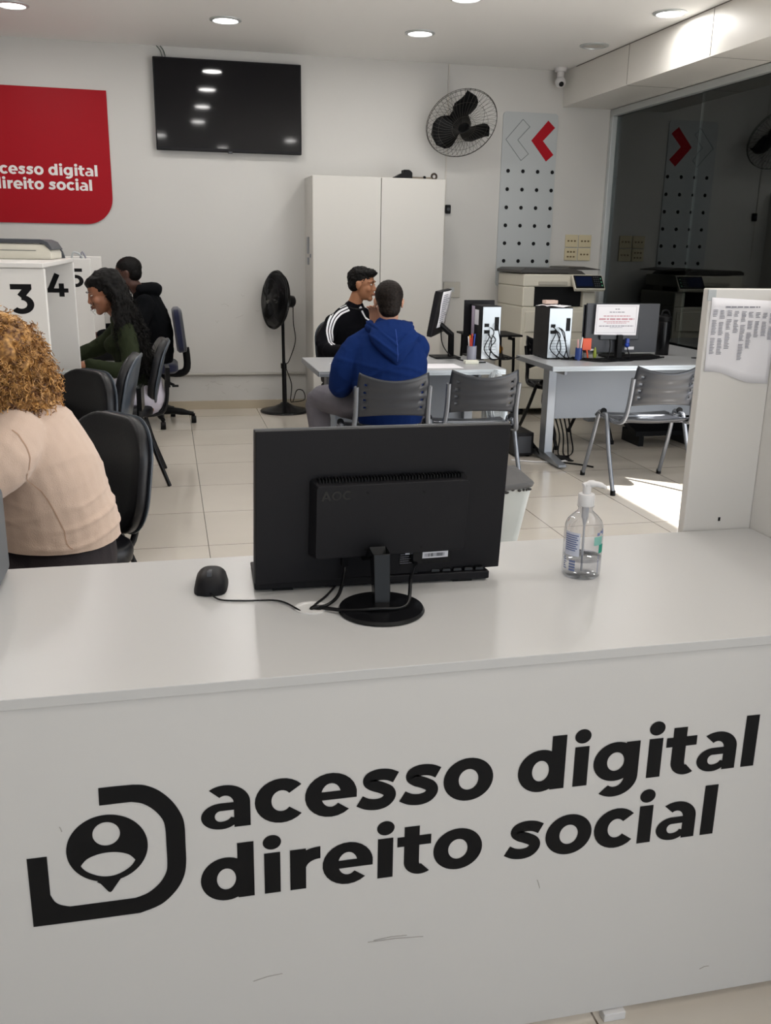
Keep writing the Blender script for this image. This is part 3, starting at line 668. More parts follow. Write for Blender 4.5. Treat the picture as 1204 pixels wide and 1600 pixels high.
MB().tube([FH-fax*.17, (1.06, 8.2, .78), (1.075, 8.2, .62), (1.02, 8.21, .45), (.99, 8.21, .40), (1.04, 8.22, .24), (1.03, 8.22, .1), (1.06, 8.28, .08), (1.10, 8.32, .17), (1.16, 8.34, .16), (1.17, 8.34, .08), (1.05, 8.34, .06)], .004, 6, 6).build('cord', M_black2, pf, smooth=True, **W)

# ============================================================ WORKSTATION ROW ON THE LEFT
dk = empty('workstation_desk', (-1.1, 5.2, 0), 'long white desk of the numbered booths along the left', 'desk')
MB().bb(-1.75, -.50, 2.2, 8.38, .695, .72).build('desk_top', M_white, dk, bev=.003, **W)
MB().bb(-1.75, -1.73, 2.2, 8.38, 0, .695).build('back_panel', M_white, dk, **W)
def divider(y, num, label):
    t = empty('booth_divider', (-1.1, y, 0), label, 'divider', group='white booth dividers')
    MB().bb(-1.72, -.482, y-.012, y+.012, .721, 1.322).build('panel', M_white, t, bev=.006, seg=3, **W)
    MB().bb(-1.72, -.98, y-.012, y+.012, .0, .694).build('leg_panel', M_white, t, **W)
    if num:
        n = MB(); text(num, n, lambda a, b, d: Vector((-.630+a, y-.0122-d, 1.142+b)), .165, .001); n.build('numeral', M_ink, t, recalc=False, **W)
    return t
divider(2.95, None, 'white booth divider at the left edge, nearest the camera')
divider(4.13, '3', 'white booth divider with the black numeral 3')
divider(5.40, '4', 'white booth divider with the black numeral 4')
divider(6.60, '5', 'white booth divider with the black numeral 5, behind the divider numbered 4')
divider(7.70, None, 'white booth divider farthest back, behind the numeral 5')
tag(MB().bb(-1.72, -.486, 4.11, 5.42, 1.323, 1.343).build('booth_shelf', M_white, bev=.004), 'white shelf board lying across booth dividers 3 and 4', 'shelf')
pr_ = empty('desktop_printer', (-.75, 5.05, 1.343), 'low off-white printer with dark lid on the booth shelf', 'printer')
MB().rings([[Vector((x, y, z)) for x, z in ((-1.2, 1.343), (-.53, 1.343), (-.53, 1.375), (-.555, 1.415), (-1.2, 1.42))] for y in (4.85, 5.3)]).build('body', M_beige, pr_, bev=.006, **W)
MB().rings([[Vector((x, y, z)) for x, z in ((-1.2, 1.42), (-.585, 1.418), (-.56, 1.412), (-.535, 1.388), (-.522, 1.388), (-.545, 1.425), (-.575, 1.437), (-1.2, 1.44))] for y in (4.84, 5.31)]).build('lid', M_dkgrey, pr_, bev=.004, **W)
MB().bb(-1.2, -.60, 4.847, 4.851, 1.384, 1.386).build('seam', M_dkgrey, pr_, **W)
for (x, y, s, nm, lb, m_) in ((-.545, 5.38, (.05, .03, .035), 'tape_holder', 'small dark object on the booth shelf beside the printer', M_dkgrey), (-.50, 6.6, (.0, 0, 0), '', '', None)):
    if m_:
        e = MB().box((x, y, 1.343+s[2]/2), s, taper=.6).tube([(x, y-.012, 1.375), (x, y+.012, 1.375)], .014, 12).build(nm, m_, bev=.003); tag(e, lb, 'office item')
tp = empty('plastic_clamp', (-.53, 6.60, 1.322), 'small pale clip standing on top of the divider numbered 5', 'clip')
MB().tube([(-.60, 6.6, 1.324), (-.585, 6.6, 1.36), (-.55, 6.6, 1.35), (-.53, 6.6, 1.325)], .007, 6, 4).build('arm', M_grey, tp, smooth=True, **W)
MB().tube([(-.545, 6.6, 1.325), (-.53, 6.6, 1.365), (-.51, 6.6, 1.324)], .006, 6, 3).build('spring', M_pprint, tp, smooth=True, **W)
cr_ = empty('card_reader', (-.60, 5.30, .72), 'small grey and black box on the desk in front of divider 4', 'electronic device')
MB().bb(-.70, -.535, 5.27, 5.37, .721, .735).build('lower_body', M_ink, cr_, bev=.002, **W)
MB().bb(-.70, -.53, 5.268, 5.372, .735, .752).build('upper_body', M_grey, cr_, bev=.003, **W)

# ============================================================ DESKS, CENTRE AND RIGHT
def office_desk(name, label, x0, x1, y0, y1, z=.70, leg_l=True, leg_r=True, mod=(.1, .1), group='grey office desks'):
    t = empty(name, ((x0+x1)/2, (y0+y1)/2, 0), label, 'desk')
    MB().bb(x0, x1, y0, y1, z-.028, z).build('desk_top', M_deskg, t, bev=.004, **W)
    MB().bb(x0-.004, x0, y0, y1, z-.032, z-.001).bb(x1, x1+.004, y0, y1, z-.032, z-.001).build('end_edging', M_deskd, t, **W)
    MB().bb(x0, x1, y0-.006, y0, z-.034, z-.002).bb(x0, x1, y0-.009, y0-.005, z-.020, z-.012).build('front_edging', M_silver, t, bev=.002, **W)
    yc = (y0+y1)/2
    for s, on, x in ((1, leg_l, x0+.13), (-1, leg_r, x1-.13)):
        if not on: continue
        MB().bb(x-.03, x+.03, yc-.04, yc+.06, .05, z-.06).bb(x-.012, x+.012, yc-.25, yc+.26, z-.07, z-.03).rings([[Vector((x+a, yy, zz)) for a, zz in ((-.03, 0.012), (.03, .012), (.03, hh), (-.03, hh))] for yy, hh in ((yc-.30, .03), (yc-.04, .065), (yc+.06, .065), (yc+.30, .03))]).build('leg', M_steelg, t, bev=.004, **W)
    MB().bb(x0+mod[0], x1-mod[1], yc+.02, yc+.035, .29, z-.04).build('modesty_panel', M_modesty, t, **W)
    return t
office_desk('office_desk', 'grey office desk in the centre where two men sit', .87, 2.06, 5.56, 6.29, leg_r=True)
d2 = office_desk('office_desk', 'grey corner desk on the right holding a monitor and thermos', 2.42, 3.99, 5.66, 6.32, mod=(.14, .05))
MB().poly([[(3.25, 6.30), (3.99, 6.30), (3.99, 7.5), (3.45, 7.5), (3.42, 6.6)]], lambda a, b, d: Vector((a, b, .673+d)), .026).build('return_top', M_deskg, d2, bev=.002, **W)
MB().lathe([(.03, .700), (.03, .7035), (.002, .7035)], (3.66, 6.02, 0), 24).build('cable_cap', M_ink, d2, **W)
MB().bb(3.5, 3.56, 7.35, 7.45, 0, .673).build('leg', M_steelg, d2, bev=.004, **W)

# ------------------------------------------------ ISO plastic chairs
def iso_chair(loc, rz, label, dark=False):
    t = empty('visitor_chair', loc, label, 'chair', rz=rz, group='grey plastic visitor chairs')
    mp = M_pad if dark else M_chairg; mtb = M_black2 if dark else M_tubeg
    # seat, slightly dished with a turned down front lip
    S = MB(); rows = []
    for i in range(13):
        v = i/12; y = -.20+.42*v; z0 = .445-.012*math.sin(v*PI)+(-.03*max(0, (v-.85)/.15)**2)+(.02*max(0, (.12-v)/.12))
        rows.append([Vector(((-.23+.46*j/10)*(1-.06*(1-v)), y, z0-.012*math.sin(j/10*PI)+(.004 if i % 2 else 0))) for j in range(11)])
    V_ = [[S.bm.verts.new(p) for p in r] for r in rows]
    for a, b in zip(V_, V_[1:]):
        for j in range(10): S.bm.faces.new((a[j], a[j+1], b[j+1], b[j]))
    o = S.build('seat', mp, t, smooth=True); m = o.modifiers.new('t', 'SOLIDIFY'); m.thickness = .012
    # backrest, curved across, ridged, slots near its sides
    B = MB(); rows = []
    nx = 24; nz = 16
    for i in range(nz+1):
        q = i/nz; row = []
        for j in range(nx+1):
            u = -1+2*j/nx; z = .540+.245*q+(1-u*u)*(.016*(1-q)-.042*q)
            y = -.235-.045*(1-u*u)-.055*q+(.0022*math.sin(q*PI*7))
            row.append(Vector((u*(.190+.010*math.sin(q*PI)), y, z)))
        rows.append(row)
    V_ = [[B.bm.verts.new(p) for p in r] for r in rows]
    for i in range(nz):
        for j in range(nx):
            if j in (2, nx-3) and i in (3, 6, 9, 12): continue
            B.bm.faces.new((V_[i][j], V_[i][j+1], V_[i+1][j+1], V_[i+1][j]))
    o = B.build('backrest', mp, t, smooth=True); m = o.modifiers.new('t', 'SOLIDIFY'); m.thickness = .010
    for s in (-1, 1):
        x = s*.25
        MB().tube([(x, .03, .452), (x, .075, .452), (x*1.0, .10, .435), (x*1.03, .165, .25), (x*1.06, .265, .012)], .0135, 10, 4).build('leg', mtb, t, smooth=True)
        MB().tube([(x, .03, .452), (x, -.015, .452), (x, -.04, .435), (x*1.03, -.125, .25), (x*1.06, -.265, .012)], .0135, 10, 4).build('leg', mtb, t, smooth=True)
        MB().tube([(x*.90, .10, .425), (x*.90, -.14, .425), (x*.85, -.215, .455), (x*.80, -.238, .55), (x*.80, -.272, .71)], .0145, 10, 4).build('back_frame', mtb, t, smooth=True)
        MB().cyl((x*1.06, .265, 0), (x*1.06, .263, .03), .016, n=12).cyl((x*1.06, -.265, 0), (x*1.06, -.263, .03), .016, n=12).build('foot_cap', M_ink, t, smooth=True)
        MB().tube([(x, .03, .468), (x, .02, .468)], .02, 10).build('arch_cap', M_ink, t, smooth=True)
    MB().cyl((-.24, .07, .425), (.24, .07, .425), .011, n=10).cyl((-.24, -.1, .425), (.24, -.1, .425), .011, n=10).build('crossbar', mtb, t, smooth=True)
    return t
iso_chair((2.865, 5.24, 0), -.08, 'grey plastic visitor chair at the right desk, in front of the monitor with notice')
iso_chair((1.715, 5.17, 0), -.08, 'empty grey plastic visitor chair at the centre desk, right of the man in blue')
iso_chair((1.175, 5.10, 0), -.06, 'grey plastic visitor chair under the man in the blue hoodie')
bc = iso_chair((2.95, 6.62, 0), PI+.25, 'dark chair behind the right desk, only its thin legs showing', dark=True)

# ------------------------------------------------ black padded chairs on the left
def pad_chair(loc, rz, label, chrome=True, rec=.16):
    t = empty('padded_chair', loc, label, 'chair', rz=rz, group='black padded chairs at the booths')
    def pad(w_, h_, th, r_):
        P = rrect(-w_/2, w_/2, -h_/2, h_/2, r_, 8); rings = []
        for k, (s, d) in enumerate(((.86, -.5), (.97, -.42), (1.0, -.1), (1.0, .15), (.965, .38), (.88, .5), (.5, .56))):
            rings.append([(a*(1-(1-s)*.6*min(w_, h_)/w_*1.0), b*(1-(1-s)*.6*min(w_, h_)/h_), d*th) for a, b in P])
        return rings
    S = MB(); S.rings([[Vector((a, b+.02, .455+d)) for a, b, d in r] for r in pad(.47, .44, .065, .12)])
    S.build('seat', M_pad, t, smooth=True)
    Rb = Matrix.Rotation(rec, 3, 'X'); c = Vector((0, -.245, .675))
    def bk(a, d, b): return c+Rb @ Vector((a, d+.035*(a/.21)**2, b))
    S = MB(); S.rings([[bk(a, d, b) for a, b, d in r] for r in pad(.43, .40, .05, .15)]); S.build('backrest', M_pad, t, smooth=True)
    S = MB(); S.rings([[bk(a*1.015, d*.35-.028, b*1.015) for a, b, d in r] for r in pad(.43, .40, .04, .15)]); S.build('back_shell', M_shell, t, smooth=True)
    mt = M_black2
    for s in (-1, 1):
        x = s*.20
        MB().tube([(x*.9, -.05, .41), (x, -.14, .40), (x*1.1, -.20, .2), (x*1.2, -.27, .0)], .0125, 10, 4).build('leg', mt, t, smooth=True)
        MB().tube([(x*.9, .05, .41), (x, .14, .40), (x*1.1, .20, .2), (x*1.2, .25, .0)], .0125, 10, 4).build('leg', mt, t, smooth=True)
    MB().tube([(-.06, .12, .41), (-.06, -.2, .41), (-.06, -.275, .46), (-.06, -.295, .62)], .012, 10, 4).tube([(.06, .12, .41), (.06, -.2, .41), (.06, -.275, .46), (.06, -.295, .62)], .012, 10, 4).bb(-.08, .08, -.31, -.285, .58, .70).build('back_frame', mt, t, smooth=True)
    return t
# chairs face the booths (towards -X): local +Y -> -X is rz=+90deg
pad_chair((-.40, 3.06, 0), math.radians(128), 'black padded chair behind the curly-haired woman in beige')
pad_chair((-.56, 4.22, 0), math.radians(128), 'empty black padded chair, second from the counter, round back showing', rec=.10)
pad_chair((-.46, 5.08, 0), math.radians(86), 'empty black padded chair seen edge-on in front of divider 4', rec=.2)
pad_chair((-.32, 5.88, 0), math.radians(93), 'black padded chair under the woman in green', rec=.24)
# blue office chair
oc = empty('office_chair', (-.13, 7.80, 0), 'navy office chair on castors under the man in black hoodie', 'office chair')
def rr_block(mb, c, w_, h_, th, r_, R_):
    P = rrect(-w_/2, w_/2, -h_/2, h_/2, r_, 6)
    mb.rings([[Vector(c)+R_ @ Vector((d*th, a*s, b*s)) for a, b in P] for s, d in ((.9, -.5), (1, -.25), (1, .25), (.9, .5))])
B = MB(); rr_block(B, (.075, 7.74, .765), .42, .34, .07, .06, Matrix.Rotation(-.10, 3, 'Y')); B.build('backrest', M_navy, oc, smooth=True, **W)
B = MB(); rr_block(B, (.105, 7.74, .76), .40, .32, .03, .06, Matrix.Rotation(-.10, 3, 'Y')); B.build('back_shell', M_dkgrey, oc, smooth=True, **W)
MB().rings([[Vector((-.17+a, 7.78+b, z)) for a, b in [(p[0]*s, p[1]*s) for p in rrect(-.23, .23, -.23, .23, .08)]] for s, z in ((.9, .43), (1, .45), (1, .485), (.92, .505))]).build('seat', M_navy, oc, smooth=True, **W)
MB().tube([(-.07, 7.78, .42), (.07, 7.76, .41), (.13, 7.75, .46), (.125, 7.74, .62)], .03, 8, 4).build('back_frame', M_ink, oc, smooth=True, **W)
MB().cyl((-.13, 7.8, .08), (-.13, 7.8, .43), .03).cyl((-.13, 7.8, .08), (-.13, 7.8, .2), .045).build('gas_column', M_ink, oc, smooth=True, **W)
MB().tube([(-.07, 7.65, .41), (-.02, 7.6, .36), (.02, 7.58, .34)], .012, 8, 3).box((.03, 7.575, .335), (.05, .03, .015)).build('lever', M_ink, oc, **W)
for k in range(5):
    a = math.radians(-8+72*k); e = Vector((-.13+.30*math.cos(a), 7.8+.30*math.sin(a), 0))
    MB().tube([(-.13, 7.8, .10), (-.13+.15*math.cos(a), 7.8+.15*math.sin(a), .10), (e.x, e.y, .075)], [.032, .028, .018], 8, 3).build('base_arm', M_ink, oc, smooth=True, **W)
    MB().cyl((e.x-.02, e.y, .03), (e.x+.02, e.y, .03), .03, n=16).tube([(e.x, e.y, .03), (e.x, e.y, .08)], .012, 8).build('castor', M_ink, oc, smooth=True, **W)

# ============================================================ ITEMS ON THE DESKS
def pc_tower(x0, y0, wd, dp, z, h, label, print_=False):
    t = empty('computer_tower', (x0+wd/2, y0+dp/2, z), label, 'computer')
    MB().bb(x0, x0+wd, y0+.003, y0+dp, z+.006, z+h).build('case', M_black, t, bev=.003, **W)
    MB().bb(x0+.006, x0+wd-.004, y0, y0+.004, z+.01, z+h-.006).build('rear_plate', M_silver, t, **W)
    p = MB()
    p.bb(x0+.02, x0+.05, y0-.006, y0, z+h*.62, z+h*.68).bb(x0+.02, x0+.055, y0-.01, y0, z+h*.50, z+h*.56)
    for k in range(5): p.bb(x0+.02, x0+wd-.03, y0-.0015, y0, z+h*(.14+k*.055), z+h*(.145+k*.055))
    p.bb(x0+wd-.045, x0+wd-.015, y0-.002, y0, z+h*.55, z+h*.8)
    p.build('ports', M_ink, t, **W)
    g = MB()
    for k in range(4): g.bb(x0+.015, x0+.035, y0+.03+k*.07, y0+.05+k*.07, z, z+.008)
    g.build('foot', M_ink, t, **W)
    c = MB(); rr2 = random.Random(int(x0*100))
    for k in range(5):
        xa = x0+.03+.015*k; za = z+h*rr2.uniform(.45, .68)
        c.tube([(xa, y0-.008, za), (xa+.01, y0-.05, za-.03), (xa+rr2.uniform(-.03, .05), y0-.05, z+.08), (xa+rr2.uniform(-.02, .1), y0-.02, z+.008), (xa+.12+.03*k, y0+.05+.02*k, z+.006)], .0035, 6, 5)
    c.build('cable', M_ink, t, smooth=True, **W)
    return t
p1 = pc_tower(2.045, 6.02, .135, .25, .70, .36, 'black and silver computer tower on the centre desk')
MB().bb(2.043, 2.045, 6.09, 6.17, .93, 1.03).build('taped_note', M_paper, p1, **W)
MB().bb(2.043, 2.045, 6.18, 6.24, .85, 1.05).build('taped_note', mat('lilac_paper', '#b8abbc', .7), p1, **W)
pc_tower(2.53, 6.04, .175, .26, .70, .35, 'black computer tower on the right desk with papers on top')
for k, (a, s, lb) in enumerate(((.1, 1.0, 'white paper sheet draped on the right computer tower'),)):
    q = MB(); Vr = []
    for i in range(7):
        Vr.append([q.bm.verts.new(Vector((2.515+.03*i, 6.05+.04*j, 1.052+.006*math.sin(i*1.3+j)+.004))) for j in range(6)])
    for x, y in zip(Vr, Vr[1:]):
        for j in range(5): q.bm.faces.new((x[j], x[j+1], y[j+1], y[j]))
    o = q.build('paper_sheet', M_paper, smooth=True); o.modifiers.new('t', 'SOLIDIFY').thickness = .001; tag(o, lb, 'paper')
tag(MB().bb(2.56, 2.65, 6.18, 6.25, 1.066, 1.09).build('small_carton', mat('pink_carton', '#cbb3a6', .6), bev=.003), 'small pinkish carton on top of the right computer tower', 'box')

# monitor with notice on the right desk
m2 = empty('computer_monitor', (3.03, 6.0, .70), 'dark grey monitor with a white notice taped on its back, right desk', 'monitor', rz=0)
MB().bb(2.80, 3.345, 6.02, 6.045, .745, 1.08).build('back_shell', M_dkgrey, m2, bev=.003, **W)
MB().bb(2.785, 3.335, 6.045, 6.05, .755, 1.07).build('screen', M_screen, m2, **W)
MB().bb(2.90, 3.19, 5.995, 6.02, .835, .98).build('rear_housing', M_dkgrey, m2, bev=.006, **W)
MB().bb(3.02, 3.06, 5.97, 6.01, .71, .87).build('stand_neck', M_ink, m2, bev=.004, **W)
MB().lathe([(.002, .7005), (.1, .7005), (.1, .706), (.002, .712)], (3.04, 5.97, 0), 32).build('stand_base', M_ink, m2, **W)
MB().bb(3.10, 3.17, 6.015, 6.019, .765, .785).bb(2.84, 2.875, 6.015, 6.019, .76, .772).build('sticker', M_paper, m2, **W)
MB().tube([(2.97, 5.99, .84), (2.965, 5.97, .78), (2.94, 5.96, .71), (2.8, 5.93, .705), (2.62, 6.0, .705)], .004, 6, 5).tube([(3.10, 5.99, .83), (3.10, 5.97, .77), (3.11, 5.95, .71), (3.0, 5.92, .705), (2.75, 5.95, .705)], .004, 6, 5).build('cable', M_ink, m2, smooth=True, **W)
MB().sphere((3.10, 5.985, .80), .018, 12).box((3.10, 5.985, .83), (.02, .02, .03)).build('cable_plug', M_blue, m2, smooth=True, **W)
def notice(x0, x1, z0, z1, y, label, rot=None, loc=None):
    t = empty('paper_notice', ((x0+x1)/2, y, (z0+z1)/2), label, 'notice')
    MB().poly([[(x0, z0), (x0+.003, z1), (x1+.002, z1-.001), (x1-.006, z0-.006)]], lambda a, b, d: Vector((a, y-d, b)), .0008).build('sheet', M_paper, t, **W)
    g = MB(); fn = lambda a, b, d: Vector((a, y-.0012, b)); wdt = x1-x0; cx = (x0+x1)/2
    for f, wf_, l in ((.86, .10, .006), (.76, .36, .006), (.30, .80, .006), (.24, .30, .003)):
        lined_print(g, fn, cx-wdt*wf_/2, cx+wdt*wf_/2, z0+(z1-z0)*f-l*1.2, z0+(z1-z0)*f, l, .001, int(f*99), 2)
    for a, b, c_, d_ in ((x0+.012, x1-.015, z0+.012, z0+.0133), (x0+.012, x1-.015, z1-.0133, z1-.012), (x0+.012, x0+.0133, z0+.012, z1-.012), (x1-.0165, x1-.015, z0+.012, z1-.012)):
        g.poly([[(a, c_), (b, c_), (b, d_), (a, d_)]], fn, 0)
    g.build('print', M_pprint, t, recalc=False, **W)
    g = MB()
    for f, wf_, l in ((.63, .62, .006), (.54, .82, .010), (.44, .60, .005), (.39, .46, .004)):
        lined_print(g, fn, cx-wdt*wf_/2, cx+wdt*wf_/2, z0+(z1-z0)*f-l*1.2, z0+(z1-z0)*f, l, .001, int(f*97), 2)
    g.build('red_print', M_pred, t, recalc=False, **W)
    return t
notice(2.85, 3.17, .872, 1.075, 5.993, 'white printed notice with red lines on the right monitor')
tag(MB().bb(2.99, 3.40, 6.05, 6.20, .7005, .716).build('computer_keyboard', M_ink, bev=.004), 'black keyboard lying behind the right desk monitor', 'keyboard')
tm = empty('thermos_bottle', (3.52, 6.25, .70), 'tall black thermos bottle on the right desk', 'bottle')
MB().lathe([(.002, 0), (.046, 0), (.048, .004), (.048, .235), (.044, .245), (.002, .245)], (3.52, 6.25, .7), 28).build('body', M_black2, tm, smooth=True, **W)
MB().lathe([(.002, .245), (.052, .245), (.052, .272), (.04, .282), (.022, .285), (.02, .295), (.002, .295)], (3.52, 6.25, .7), 28).build('lid', M_ink, tm, smooth=True, **W)
MB().tube([(3.49, 6.25, .98), (3.50, 6.25, 1.015), (3.54, 6.25, 1.015), (3.56, 6.25, .975)], .008, 8, 4).build('handle', M_ink, tm, smooth=True, **W)
# pens and bits on the right desk
def pen_cup(c, label, r_=.035, h=.09, cols=(), m_=None):
    t = empty('pen_cup', c, label, 'pen holder')
    MB().lathe([(.002, 0), (r_, 0), (r_, h), (r_*.9, h), (r_*.9, .004), (.002, .004)], n=20).build('cup', m_ or M_dkgrey, t, smooth=True)
    rp = random.Random(int(c[0]*1000))
    for k, col in enumerate(cols):
        a = rp.uniform(0, 6.28); d = r_*.5
        MB().tube([(d*math.cos(a)*.6, d*math.sin(a)*.6, .008), (d*math.cos(a)*1.7, d*math.sin(a)*1.7, h+rp.uniform(.05, .09))], .0055, 8).build('pen', col, t, smooth=True)
    return t
pen_cup((2.735, 5.97, .70), 'blue pen cup beside the right computer tower', .024, .085, (mat('pink_pen', '#d9a7a7', .5), M_whitep, mat('grey_pen', '#a8a4b4', .5)), mat('blue_clear_cup', '#2b3f7a', .3))
tag(MB().bb(2.775, 2.84, 6.0, 6.015, .765, .845).tube([(2.81, 6.008, .77), (2.825, 6.008, .701)], .006, 8).build('plastic_card', M_orange, bev=.003), 'orange-red plastic card standing on the right desk', 'card')
tag(MB().lathe([(.002, 0), (.022, 0), (.020, .34), (.002, .34)], (2.845, 6.09, .7005), 20).build('acrylic_tube', M_clearp, smooth=True), 'tall frosted tube standing behind the orange card', 'tube')
tag(MB().lathe([(.002, 0), (.008, 0), (.014, .03), (.008, .07), (.002, .085)], (2.87, 6.0, .7005), 12).build('highlighter', mat('olive_plastic', '#8c9a3a', .4), smooth=True), 'small green highlighter standing beside the orange card', 'pen')
cm = MB(); rz_ = random.Random(11)
for k in range(7):
    y = 5.9+.02*k
    cm.tube([(2.72+.02*k, 6.02, .706), (2.85+rz_.uniform(-.05, .05), y-.06, .706+.004*(k % 3)), (3.05+rz_.uniform(-.05, .05), y, .706), (3.25+.03*k, y+.03, .706)], .005, 6, 5)
tag(cm.build('cable_bundle', M_ink, smooth=True), 'tangle of black cables lying along the right desk', 'cables')

# centre desk monitor, edge-on, with paper
m1 = empty('computer_monitor', (1.86, 6.22, .70), 'black monitor turned edge-on on the centre desk with a taped paper', 'monitor')
bn = Vector((.90, -.44, 0)).normalized(); bx = Vector((.44, .90, 0)).normalized(); bu = (Vector((0, 0, 1))*.985+Vector((.90, -.44, 0))*.17).normalized(); bn = bx.cross(bu).normalized(); bn = bn if bn.dot(Vector((1, -.5, 0))) > 0 else -bn
R1 = Matrix((bx, -bn, bu)).transposed(); c1 = Vector((1.80, 6.20, 1.008))
MB().box(c1, (.47, .035, .30), R1).build('back_shell', M_black, m1, bev=.005, **W)
MB().box(c1-bn*.0185, (.45, .003, .27), R1).build('screen', M_screen, m1, **W)
MB().tube([c1+bn*.02-bu*.08, Vector((1.885, 6.19, .86)), Vector((1.89, 6.2, .705))], [.02, .022, .022], 8).build('stand_neck', M_ink, m1, **W)
MB().bb(1.76, 1.94, 6.12, 6.3, .7005, .712).build('stand_base', M_ink, m1, bev=.004, **W)
MB().tube([c1+bn*.03-bu*.1, (1.80, 6.1, .80), (1.84, 6.0, .73), (1.93, 5.9, .706), (2.03, 5.86, .706)], .004, 6, 5).build('cable', M_ink, m1, smooth=True, **W)
pn = empty('paper_notice', c1+bn*.03, 'white printed paper taped on the edge-on centre desk monitor', 'notice')
pcn = c1+bn*.0195+bx*.0+bu*.035
g = MB(); Vr = []
for i in range(5):
    Vr.append([g.bm.verts.new(pcn+bx*(-.13+.085*i)+bu*(-.13+.04*j+.0)+bn*(.002+.003*math.sin(i+j))) for j in range(7)])
for a, b in zip(Vr, Vr[1:]):
    for j in range(6): g.bm.faces.new((a[j], a[j+1], b[j+1], b[j]))
o = g.build('sheet', M_paper, pn, smooth=True, **W); o.modifiers.new('t', 'SOLIDIFY').thickness = .0008
g = MB(); lined_print(g, lambda a, b, d: pcn+bx*a+bu*b+bn*.0065, -.10, .18, -.10, .09, .006, .008, 4, 1); g.build('print', M_pprint, pn, recalc=False, **W)
pen_cup((1.975, 6.0, .70), 'grey cup of red and blue pens on the centre desk', .032, .10, (mat('red_pen', '#b4362a', .4), M_blue, mat('red_pen', '#b4362a', .4), M_whitep, M_amber), mat('grey_acrylic', '#8e8f9b', .3))
tag(MB().rings([[Vector((1.93+a, 5.86+b, z)) for a, b in ((-.05, -.03), (.04, -.035), (.045, .03), (-.045, .035))] for z in (.7005, .72)]+[]).build('paper_pad', mat('cream_paper', '#dcdccd', .7), bev=.002), 'crumpled pale paper bag beside the pen cup on the centre desk', 'paper')
tag(MB().bb(1.50, 1.80, 5.62, 5.84, .7005, .703).build('paper_sheet', M_paper), 'white paper sheet lying on the centre desk beside the man in blue', 'paper')
tag(MB().bb(1.0, 1.22, 5.75, 5.95, .7005, .702).build('paper_sheet', M_paper), 'white paper sheet at the left end of the centre desk', 'paper')
tag(MB().tube([(1.02, 5.8, .706), (1.12, 5.84, .706)], .004, 8).build('ballpoint_pen', M_ink, smooth=True), 'black pen lying on the left end of the centre desk', 'pen')
bs = empty('black_screen', (1.98, 6.27, .70), 'black flat screen standing behind the centre computer tower', 'screen')
MB().bb(2.0, 2.22, 6.276, 6.288, .72, 1.085).build('panel', M_black, bs, bev=.003, **W)
MB().bb(2.05, 2.17, 6.273, 6.289, .7005, .72).build('foot', M_ink, bs, **W)

# small black table with an amber bundle behind the centre desk
tb = empty('side_table', (2.60, 7.4, 0), 'small black tube-framed table behind the centre desk', 'table')
MB().bb(2.36, 2.80, 7.2, 7.6, .742, .758).build('table_top', M_ink, tb, bev=.003, **W)
for x in (2.40, 2.74):
    for y in (7.24, 7.56): MB().tube([(x if x < 2.5 else x-.05, y, .73), (x if x < 2.5 else x-.01, y, .72), (x, y, .67), (x+.02*(1 if x > 2.5 else -1), y, 0)], .012, 8, 3).build('leg', M_ink, tb, smooth=True, **W)
MB().bb(2.40, 2.74, 7.24, 7.56, .565, .575).build('lower_rack', M_ink, tb, **W)
tag(MB().sphere((2.56, 7.38, .635), (.12, .10, .055), 20).sphere((2.62, 7.36, .63), (.07, .07, .05), 16).build('folded_bundle', M_amber, smooth=True), 'amber folded bundle on the rack of the small black table', 'cloth')
# black-framed bracket between the table and wall
ck = tag(MB().tube([(2.42, 7.5, .76), (2.42, 7.5, .93), (2.52, 7.5, .935), (2.60, 7.5, .93), (2.60, 7.5, .76)], .012, 8).build('tube_stand', M_ink, smooth=True), 'black square tube frame standing on the small black table', 'stand')

# UPS and cables under the right desk
up_ = empty('power_supply_box', (2.50, 6.2, 0), 'black power supply box on floor by the leg of the right desk', 'power supply')
MB().bb(2.36, 2.50, 6.10, 6.42, .012, .175).build('case', M_black, up_, bev=.006, **W)
MB().bb(2.38, 2.48, 6.096, 6.10, .03, .15).build('socket_panel', M_dkgrey, up_, **W)
MB().bb(2.38, 2.40, 6.12, 6.15, 0, .014).bb(2.46, 2.48, 6.12, 6.15, 0, .014).bb(2.46, 2.48, 6.36, 6.39, 0, .014).build('foot', M_ink, up_, **W)
cm = MB()
for k in range(6):
    cm.tube([(2.70+.03*k, 6.36, .60), (2.66+.04*k, 6.38, .35), (2.72+.03*k, 6.30, .12), (2.60+.05*k, 6.05+.03*k, .008), (2.72, 5.90+.03*k, .008), (2.56, 6.0+.03*k, .03), (2.505, 6.12+.03*k, .09)], .0055, 6, 6)
cm.tube([(2.50, 6.12, .10), (2.55, 5.98, .008), (2.72, 5.78, .008), (2.78, 5.7, .008)], .006, 6, 6)
tag(cm.build('floor_cables', M_ink, smooth=True), 'tangled black cables hanging under the right desk', 'cables')
tag(MB().tube([(2.30, 6.0, .006), (2.45, 5.92, .006), (2.6, 5.90, .006), (2.7, 5.93, .006)], .006, 6, 6).build('white_cable', M_whitep, smooth=True), 'white cable on the floor by the right desk leg', 'cable')
fr_ = empty('foot_rest', (3.66, 6.5, 0), 'low black foot rest on the floor under the right desk', 'foot rest')
MB().rings([[Vector((x, y, z)) for y, z in ((6.3, .08), (6.3, .12), (6.62, .2), (6.62, .16))] for x in (3.40, 3.92)]).build('plate', M_ink, fr_, bev=.004, **W)
MB().bb(3.44, 3.48, 6.32, 6.6, 0, .1).bb(3.84, 3.88, 6.32, 6.6, 0, .1).build('leg', M_ink, fr_, **W)

